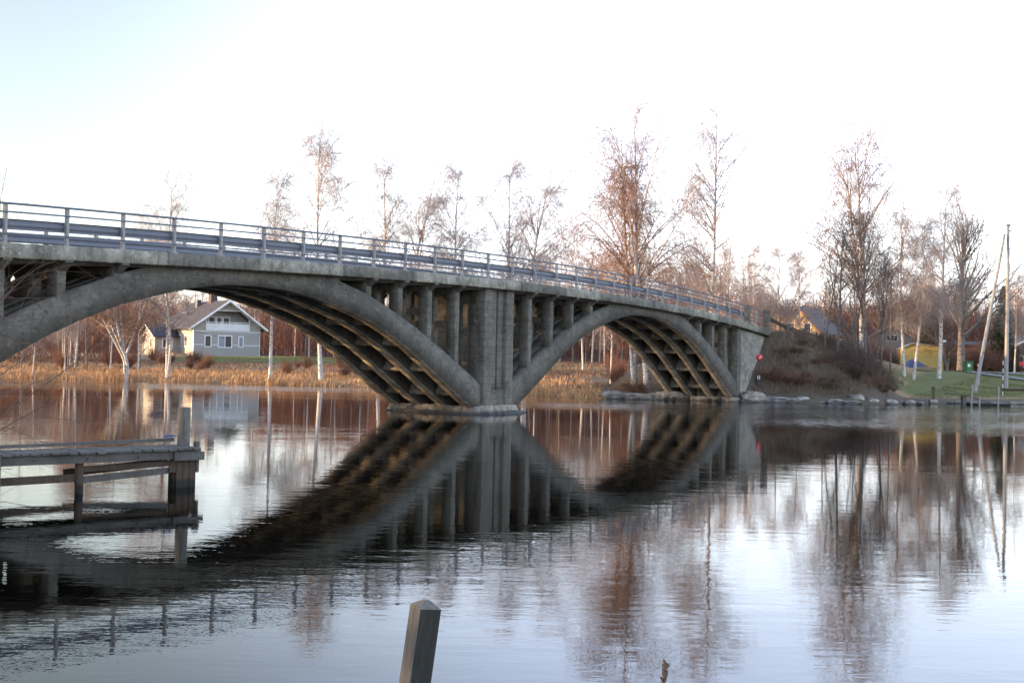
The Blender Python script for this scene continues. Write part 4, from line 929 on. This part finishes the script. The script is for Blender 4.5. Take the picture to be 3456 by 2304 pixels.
gable_house('dark_house', dx_+1.6, dy_, 2.35, rad(8), 5.6, 6, 2.7, 3.9, paint('dark_brown_boards', (.09, .06, .05)), ROOFD, 'dark brown house with white window at the right picture edge', [(-1.7, .6, 1.7, .9, 0, dict(mull=2))], .4)
# ------------------------------------------------------------------ things of the right bank
def wpole(name, p0, p1, r0, r1, m, label, cat='pole', extra=None):
    e = empty(name, p0, label=label, cat=cat); d = np.array(p1)-np.array(p0)
    MB().tube([(0, 0, -.3), tuple(d*.5+np.array([.03, 0, 0])), tuple(d)], [r0, (r0+r1)/2, r1], 10).build('shaft', [m], e)
    return e, d
def base_at(u, v, Y=None):
    r = ray(u, v)
    if Y is None:
        Y = 82.
        while Y < 140:
            p = at(u, v, Y)
            if p[2] <= gz(p[0], p[1]): break
            Y += .25
    p = at(u, v, Y); p[2] = gz(p[0], p[1]); return p
pb = base_at(3395, 1317); pt = at(3398, 758, pb[1]); e, d = wpole('utility_pole', pb, (pb[0], pb[1], pt[2]), .17, .12, WOOD_P, 'tall upright grey wooden pole near the small landing stage')
MB().box(d[0]-.14, d[0]+.14, -.14, .14, d[2]-.12, d[2]+.02).build('pole_cap', [GALV], e)
MB().box(-.02, .35, -.05, .05, d[2]-.55, d[2]-.47).build('insulator_arm', [GALV], e)
sb = base_at(3289, 1322); stp = at(3392, 790, pb[1]); e2, d2 = wpole('stay_pole', sb, (pb[0]-.28, pb[1], stp[2]), .16, .10, WOOD_P, 'slanting grey wooden pole leaning on the tall upright pole')
MB().box(d2[0]*.22-.12, d2[0]*.22+.02, -.12, .02, d2[2]*.24-.1, d2[2]*.24+.14).build('bracket', [GALV], e2)
p3 = base_at(3302, 1300); wpole('short_pole', p3, (p3[0], p3[1], p3[2]+1.75), .09, .08, WOOD_P, 'short grey post standing behind the foot of the slanting pole', 'post')
pbr = base_at(3173, 1252, 111); ptp = at(3171, 1008, 111); e3, d3 = wpole('pine_pole', pbr, (pbr[0], 111, ptp[2]), .17, .14, WOOD_LIT, 'warm brown sunlit pole next to the slim white birch')
MB().tube([(0.17, -.1, d3[2]*.42), (.45, -.1, d3[2]*.42)], .09, 8).build('lamp_head', [WHITE], e3)
# wires
def wire(a, b, sag, label, r=.012):
    pts = [tuple(np.array(a)*(1-f)+np.array(b)*f-np.array([0, 0, sag*4*f*(1-f)])) for f in np.linspace(0, 1, 14)]
    MB().tube(pts, r, 4).build('overhead_wire', [mat('wire_black', (.03, .03, .03), .6)], label=label, cat='wire')
topP = np.array([pb[0], pb[1], pt[2]-.5]); 
wire(topP, topP+np.array([30, -8, .8]), .8, 'black wire running right from the tall pole top')
wire(topP, (pbr[0], 111, ptp[2]-.2), .5, 'black wire from the tall pole to the brown pole')
wire((pbr[0], 111, ptp[2]-.2), (cx+1.5, cy, 8.2), .6, 'black wire from the brown pole to the yellow cottage')
# green bin
gb = base_at(3267, 1247, 112); gb_o = empty('wheelie_bin', gb, rad(10), label='green wheeled bin beside the bare grey tree', cat='bin'); GRN = mat('green_plastic', (.02, .11, .03), .5)
MB().extrude([(-.28, 0.05), (.28, .05), (.34, .95), (-.34, .95)], -.32, .32, 1).build('body', [GRN], gb_o); MB().box(-.37, .37, -.37, .37, .952, 1.03, bev=.02).build('lid', [GRN], gb_o)
for sg in (-1, 1): MB().tube([(sg*.3, .3, .1), (sg*.37, .3, .1)], .1, 10).build('wheel', [mat('black_rubber', (.02, .02, .02), .8)], gb_o)
MB().box(-.22, .02, -.335, -.322, .5, .75).build('sticker', [WHITE], gb_o)
# letterbox
lb = base_at(3447, 1262); e = empty('letterbox', lb, label='red letterbox on a thin post at the right picture edge', cat='letterbox'); 
MB().box(-.03, .03, -.03, .03, -.2, .75).build('post', [WOOD_B], e); MB().box(-.2, .2, -.14, .14, .752, 1.15, bev=.03).build('box', [mat('red_paint', (.45, .03, .03), .5)], e)
# striped marker
mk = base_at(3384, 1334); e = empty('marker_post', mk, label='thin black and white striped marker rod left of the tall pole', cat='marker'); ztop = at(3384, 1218, mk[1])[2]-mk[2]
for i_ in range(9):
    MB().tube([(0, 0, ztop*i_/9), (0, 0, ztop*(i_+1)/9)], .028, 6).build('band', [WHITE if i_ % 2 == 0 else mat('black_paint', (.02, .02, .02), .6)], e)
# concrete block with mooring post
cb = base_at(3149, 1356, 83.6); cb[2] = .02; e = empty('mooring_post', cb, label='rusty iron mooring post standing on a pale concrete block at the shore', cat='mooring post')
RUST = mat('rusty_iron', (.07, .04, .03), .8)
MB().bevbox(-.27, .27, -.25, .25, -.1, .28, .05, jit=.02).build('concrete_block', [CO_WALL], e)
for sg in (-1, 1): MB().tube([(sg*.06, 0, .26), (sg*.06, 0, 1.1)], .035, 7).build('rod', [RUST], e)
MB().box(-.11, .11, -.05, .05, 1.0, 1.16).build('head', [RUST], e)
# small landing stage
sy_ = 84.2
def lp(u, v): return at(u, v, sy_)
a_ = at(3270, 1365, 83.3); LS = empty('landing_stage', (a_[0], 83.3, 0), label='small low wooden landing stage with three posts in front of the green bank', cat='landing stage')
MB().box(0.0, 2.65, -.6, .6, .0, .1, jit=.01).build('float_deck', [WOOD_B], LS)
for i_ in range(9): MB().box(.02+i_*.293, .29+i_*.293, -.62, .62, .104, .14, jit=.004).build('plank', [WOOD_G], LS)
MB().bar((-.05, .4, .62), (1.5, .1, .16), .7, .05).build('ramp', [WOOD_G], LS)
MB().bar((-1.35, .6, .72), (-.05, .4, .63), .8, .06).build('gangway', [WOOD_B], LS)
MB().box(-.35, -.1, .2, .6, 0, .58).build('support', [WOOD_V], LS)
for x_, z_ , l_ in ((-.08, 1.42, .06), (.48, .62, .02), (1.78, 1.28, .0)): MB().tube([(x_-.02, -.66, -.6), (x_+l_, -.66, z_)], .06, 8).build('post', [WOOD_P], LS)
# log lying on the grass at the right edge
lg = base_at(3440, 1320); MB().tube([(lg[0]-1.2, lg[1], lg[2]+.1), (lg[0]+2.2, lg[1]+.3, lg[2]+.12)], .11, 8).build('log', [WOOD_B], label='dark log lying on the grass right of the tall pole', cat='log')
# tree stumps / sawn logs on the bank
for u, v, lab in ((3034, 1288, 'upper sawn log end at the edge of the green lawn'), (3054, 1303, 'lower sawn log end at the edge of the green lawn')):
    p = base_at(u, v); MB().tube([(p[0], p[1]-.2, p[2]+.12), (p[0]+.2, p[1]+.5, p[2]+.14)], .2, 9).build('log', [WOOD_LIT], label=lab, cat='log')
# tarpaulin heap
tp = base_at(3095, 1245, 114); e = empty('tarpaulin_heap', tp, label='heap of boards under a blue tarpaulin in front of the yellow shed', cat='heap')
TARP = mat('blue_tarpaulin', (.035, .05, .11), .5)
q = random.Random(4); nxg, nyg = 16, 7; V = []
for j in range(nyg):
    for i in range(nxg):
        f = i/(nxg-1); prof_ = np.interp(f, [0, .12, .3, .45, .7, 1], [.15, .85, 1.05, .75, .35, .05]); V.append((-1.3+f*3.3, (j/(nyg-1)-.5)*1.6, prof_*math.sin(math.pi*(j+.4)/(nyg-.2))+q.uniform(-.03, .03)))
fs = [(j*nxg+i, j*nxg+i+1, (j+1)*nxg+i+1, (j+1)*nxg+i) for j in range(nyg-1) for i in range(nxg-1)]
tb = MB(); tb.add(V, fs); mh = tb.mesh('sheet', [TARP, mat('brown_sheet', (.13, .08, .05), .8)]); 
for pg in mh.polygons: pg.material_index = 0 if pg.center.x < .35 else 1
obj('sheet', mh, e)
for i_ in range(3): MB().bar((-.6+i_*.1, -.75-i_*.05, .08+i_*.07), (1.8, -.8-i_*.05, .06+i_*.07), .18, .05).build('board', [WOOD_LIT], e)
# red round marker and small box by the abutment
rp = at(2563, 1206, 79.2); e = empty('round_marker', rp, label='round red marker with white strokes beside the abutment wall', cat='marker')
RED = mat('red_marker', (.62, .025, .03), .45)
V = []; n_ = 14
for i in range(9):
    ph = math.pi*i/8
    for j in range(n_): th = 2*math.pi*j/n_; V.append((.22*math.sin(ph)*math.cos(th), .12*math.sin(ph)*math.sin(th), .22*math.cos(ph)))
fs = [(i*n_+j, i*n_+(j+1) % n_, (i+1)*n_+(j+1) % n_, (i+1)*n_+j) for i in range(8) for j in range(n_)]
mb = MB().add(V, fs); oo = mb.build('disc', [RED], e)
st_ = MB(); st_.bar((-.06, -.125, -.08), (.05, -.125, .1), .02, .02); st_.bar((-.02, -.128, .02), (.1, -.122, .06), .02, .02); st_.bar((0, -.125, -.12), (.03, -.125, 0), .02, .02); st_.build('stroke', [WHITE], e)
gzr = gz(rp[0], rp[1]+.1); MB().tube([(0, .1, gzr-rp[2]-.3), (0, .1, -.1)], .025, 6).build('rod', [RUST], e)
wp = at(2560, 1288, 80.6); wzg = gz(wp[0], wp[1]); e = empty('measuring_box', (wp[0], wp[1], wzg), label='small black box post with a white plate on the embankment foot', cat='box')
zc = at(2560, 1274, 80.6)[2]-wzg; MB().box(-.16, .16, -.1, .1, -.3, zc-.1, bev=.02).build('box', [mat('black_box', (.012, .012, .012), .5)], e); MB().box(-.085, .085, -.06, -.04, zc-.098, zc+.14).build('plate', [WHITE], e); MB().box(-.03, .03, -.065, -.061, zc-.02, zc+.06).build('mark', [GALV], e)
# ------------------------------------------------------------------ stones
ST = concrete('granite', (0.276, 0.248, 0.200), (0.149, 0.132, 0.105), lichen=.5, wet=True, streak=.2)
ST2 = concrete('dark_granite', (0.189, 0.174, 0.155), (0.095, 0.090, 0.085), lichen=.3, wet=True, streak=.1)
def rock(x, y, sx_, sy__, sz_, m, label, seed, z=0., rz=0., group=None, name='shore_stone', block=.35):
    q = random.Random(seed); import bmesh
    bm = bmesh.new(); bmesh.ops.create_icosphere(bm, subdivisions=3, radius=1)
    ph = [q.uniform(0, 6) for _ in range(6)]
    for v_ in bm.verts:
        c = v_.co; n = 1+.12*math.sin(3*c.x+ph[0])*math.cos(2.5*c.y+ph[1])+.08*math.sin(6*c.z+ph[2]+4*c.x)+.04*math.sin(11*c.y+ph[3]+7*c.z)
        p = Vector([math.copysign(abs(t_)**(1-block), t_) for t_ in c])*n*(1+q.uniform(-.02, .02)); v_.co = Vector((p.x*sx_, p.y*sy__, max(p.z, -.9)*sz_))
    me = bpy.data.meshes.new(name); bm.to_mesh(me); bm.free(); me.materials.append(m); me.polygons.foreach_set('use_smooth', np.zeros(len(me.polygons), bool))
    return obj(name, me, loc=(x, y, z), rot=(0, 0, rz), label=label, cat='stone', group=group)
rocks = [  # u, v(waterline), Y, w, h, mat, label
 (2068, 1334, 79.9, 1.0, .33, ST2, 'dark pointed boulder at the left end of the stones under the right arch'),
 (2140, 1330, 80.3, 1.15, .28, ST, 'long flat stone between the dark boulder and the leaning birch foot'),
 (2205, 1328, 80.6, 1.0, .30, ST, 'mossy stone below the leaning birch foot'),
 (2262, 1328, 80.3, .85, .42, ST, 'rounded pale boulder touching the arch springing'),
 (2535, 1345, 78.9, .95, .40, ST, 'broad flat slab just right of the abutment foot'),
 (2520, 1356, 78.6, .65, .17, ST2, 'low stone in the water under the flat slab by the abutment'),
 (2610, 1355, 79.4, 1.15, .25, ST2, 'long dark stone right of the flat slab'),
 (2665, 1357, 79.5, .75, .2, ST2, 'dark low stone in the middle of the shore row'),
 (2703, 1350, 79.6, .50, .25, CO_WALL, 'square white block lying in the shore row'),
 (2760, 1360, 79.9, .7, .14, ST2, 'low dark stone right of the white block'),
 (2815, 1362, 79.9, .85, .2, ST2, 'wide dark stone below the alder roots'),
 (2889, 1346, 80.2, .50, .42, ST, 'pale rounded boulder standing above the shore row'),
 (2870, 1361, 79.6, .6, .15, ST2, 'low stone in front of the pale rounded boulder'),
 (2945, 1360, 79.9, .35, .3, ST, 'brown stone with dry tuft right of the pale boulder'),
 (3004, 1362, 80.2, .42, .26, ST, 'larger brown stone at the corner of the green bank'),
 (3068, 1367, 80.9, .36, .2, ST, 'brown stone in the water before the mooring post'),
 (3102, 1369, 81.0, .2, .14, ST2, 'smallest dark stone in the water before the mooring post')]
for i_, (u, v, Y, w_, h_, m, lab) in enumerate(rocks):
    x = at(u, v, Y)[0]; rock(x, Y, w_, .5+.3*w_, h_*1.4, m, lab, i_, z=.02 if h_ < .35 else .06, rz=.1*(i_ % 3), block=.45 if 'block' in lab or 'slab' in lab else .3)
for i_ in range(70):   # rubble between the big stones
    q = random.Random(500+i_); u = q.uniform(2030, 3000) if i_ < 50 else q.uniform(3000, 3450)
    Y = float(np.interp((u-1728)/F*80, SH[:, 0], SH[:, 1])); x = (u-1728)/F*Y
    if 2290 < u < 2500: continue
    s_ = q.uniform(.1, .28); rock(x, Y-.1+q.uniform(-.2, .5), s_*1.5, s_*1.2, s_*.7, ST if q.random() < .4 else ST2, 'small rubble stone of the shore edge', 600+i_, group='rubble stones along the right shore', name='rubble_stone')
for i_, (u, v, lab) in enumerate(((2246, 1348, 'leftmost of the dark wooden stubs in the water at the right arch'), (2272, 1348, 'second dark wooden stub from the left at the right arch'), (2321, 1350, 'middle dark wooden stub in the water at the right arch'), (2393, 1352, 'fourth dark wooden stub from the left at the right arch'), (2425, 1353, 'rightmost of the dark wooden stubs in the water at the right arch'))):
    x = at(u, v, 78.4)[0]; MB().tube([(x, 78.4, -.6), (x+.03, 78.4, .2+.06*(i_ % 3))], [.16, .13], 8).build('pile_stub', [WOOD_B], label=lab, cat='post')
# ------------------------------------------------------------------ wooden dock on the left
DKA = np.array([-.753, -.658]); DKz = .715
DK = empty('wooden_dock', (-5.60, 21.66, 0), math.atan2(DKA[1], DKA[0])+math.pi, label='weathered wooden dock with a tall corner post at lower left', cat='dock')
# local x runs from the bank (negative) to the corner (0); local y away from the camera
q = random.Random(9); x_ = -.01; pls = []
while x_ > -6.6:
    w_ = q.uniform(.125, .17); pls.append((x_-w_, x_)); x_ -= w_+q.uniform(.008, .022)
for i_, (a, b) in enumerate(pls):
    z_ = DKz+q.uniform(-.008, .008); o = MB().box(a, b, -.07+q.uniform(-.05, .03), .84+q.uniform(-.04, .05), z_-.045, z_, jit=.004, bev=.006).build('plank', [WOOD_G], DK)
MB().box(-6.6, .03, .0, .08, DKz-.20, DKz-.052, jit=.004).build('beam', [WOOD_G], DK)
MB().box(-6.4, .1, 0.70, .78, DKz-.20, DKz-.052).build('beam', [WOOD_B], DK)
MB().box(-.50, .07, -.062, -.002, DKz-.215, DKz-.075, jit=.004).build('cleat_board', [WOOD_G], DK)
def brace(p0, p1, w_=.05, h_=.13, m=WOOD_B): MB().bar(p0, p1, w_, h_).build('brace', [m], DK)
brace((-2.2, .13, .40), (-.5, .13, .44), h_=.10); brace((-2.2, .16, .21), (-.5, .16, .31), h_=.11, m=WOOD_G); brace((-6.4, .14, .22), (-2.2, .14, .26)); brace((-2.2, .66, .3), (-.3, .66, .42))
for xx_, yy_ in ((-2.14, .12), (-4.9, .12), (-4.9, .66)): MB().tube([(xx_+.01, yy_, -1.2), (xx_, yy_, DKz-.06)], [.075, .07], 10).build('pile', [WOOD_B], DK)
for i_ in range(4): MB().box(-.52+i_*.125, -.40+i_*.125, .085, .13, -1.2 if i_ > 0 else .28, DKz-.21, jit=.003).build('crib_board', [WOOD_B], DK)
MB().box(-.42, -.02, .16, .36, -1.0, DKz-.22).build('crib_core', [WOOD_B], DK)
MB().box(.0, .05, .1, .25, .26, DKz+.10, jit=.004).build('side_board', [WOOD_G], DK)
pp = MB(); pp.tube([(-.12, .40, -1.2), (-.12, .40, .5), (-.12, .40, 1.0), (-.115, .40, 1.42)], [.118, .116, .114, .112], 14); pp.build('corner_post', [WOOD_V], DK)
pole = MB().bar((-4.2, .72, DKz+.05), (-.16, .72, DKz+.10), .06, .06).build('spar', [WOOD_G], label='long thin spar lying along the dock', cat='spar')
pole.location = DK.location; pole.rotation_euler = DK.rotation_euler
for i_ in range(7): MB().tube([(-.25-i_*.9, -.002, DKz-.13), (-.25-i_*.9, -.022, DKz-.13)], .017, 6).build('bolt', [RUST], DK)
BLUE = mat('blue_paint', (.04, .10, .28), .5); cl = MB(); cl.bar((-.36, .72, DKz+.16), (-.12, .72, DKz+.165), .022, .022); cl.bar((-.30, .72, DKz+.12), (-.30, .72, DKz+.2), .02, .02); cl.bar((-.20, .72, DKz+.12), (-.20, .72, DKz+.2), .02, .02)
cl.build('cleat', [BLUE], DK)
MB().box(-3.62, -3.5, -.1, .1, -1.2, DKz+.03).build('pile', [WOOD_V], DK)
# ------------------------------------------------------------------ foreground post, grass head, left bush
pt_ = at(1440, 2024, 6.5); pbt = at(1400, 2304, 6.5); ax = pt_-pbt; ax /= np.linalg.norm(ax); 
FP = empty('foreground_post', (pbt[0]-ax[0]*.9, 6.5, pbt[2]-ax[2]*.9), 0, label='leaning square wooden post with a sloped top in the foreground water', cat='post')
FP.rotation_euler = (0, math.atan2(ax[0], ax[2]), 0)
Lp = np.linalg.norm(pt_-pbt)+.9; b = MB(); a0 = .066; rz_ = rad(28); cs_, sn_ = math.cos(rz_), math.sin(rz_)
rings = []
for z_, k_ in ((-.3, 1), (Lp*.5, 1.0), (Lp-.035, .99), (Lp, .25)):
    for X_, Y_ in ((-.9, -1), (.93, -1), (1, -.93), (1, .93), (.93, 1), (-.93, 1), (-1, .93), (-1, -.9)):
        x_, y_ = X_*a0*k_, Y_*a0*k_; rings.append((x_*cs_-y_*sn_, x_*sn_+y_*cs_, z_))
fs = [tuple(range(24, 32))]+[(k_*8+i, k_*8+(i+1) % 8, (k_+1)*8+(i+1) % 8, (k_+1)*8+i) for k_ in range(3) for i in range(8)]
fpm = MB().add(rings, fs).mesh('shaft', [WOOD_V, WOOD_SHADE])
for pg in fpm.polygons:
    if pg.normal.x > .3 and pg.normal.z < .9: pg.material_index = 1  # side turned from the sun gets its shade as a darker wood colour
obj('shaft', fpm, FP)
sh0 = at(2215, 2420, 2.6); sh1 = at(2250, 2238, 2.6)
e = empty('grass_stalk', sh0, label='brown grass seed head poking up at the bottom edge', cat='grass stalk'); d = sh1-sh0
MB().tube([(-.03, 0, -.9), (0, 0, 0), tuple(d*.5), tuple(d)], [.003, .0025, .002, .001], 5).build('stem', [TWIG_D], e)
q = random.Random(3); sp_ = MB()
for i_ in range(46):
    f = .32+.68*q.random(); p = d*f; a = q.uniform(0, 6.28); o_ = .007; sp_.bar(tuple(p), (p[0]+math.cos(a)*o_, p[1]+math.sin(a)*o_, p[2]+.009), .004, .004)
sp_.build('seed_head', [TWIG_D], e)
rng = np.random.default_rng(44)
def shrub(H, n, spreadx, m, seed):
    global rng; rng = np.random.default_rng(seed); P = []; a = rng.uniform(-.9, .9, n)
    D = unit(np.stack([rng.uniform(.2, spreadx, n), rng.normal(0, .35, n), rng.uniform(.9, 1.6, n)], -1)); p = np.zeros((n, 3)); P = [p]; L = rng.uniform(.6, 1., n)*H
    for kk in range(8): D = unit(D+rng.normal(0, .07, D.shape)+np.array([.02, 0, -.03*kk*.35])); P.append(P[-1]+D*(L/8)[:, None])
    P = np.stack(P, 1); R = np.tile(np.linspace(.012, .003, 9), (n, 1)); par, u = many(n, 9, .25, 1.)
    P2, R2 = grow(P, R, par, u, np.radians(rng.uniform(25, 55, len(par))), L[par]*rng.uniform(.15, .4, len(par)), 6, .15, .08, .7, .0016, rmax=.005)
    par, u = many(len(P2), 4, .2, 1.); P3, R3 = grow(P2, R2, par, u, np.radians(rng.uniform(25, 55, len(par))), rng.uniform(.1, .35, len(par)), 4, .1, .08, .7, .001, rmax=.0025)
    return joinmesh('twigs', [(*tubes(P, R, 5), 0), (*tubes(P2, R2, 4), 0), (*tubes(P3, R3, 3), 0)], [m])
obj('shrub', shrub(3.8, 26, .5, TWIG_D, 5), loc=(-5.65, 9.6, gz(-5.65, 9.6)-.05), label='dark leafless shrub reaching in from the left picture edge', cat='shrub')
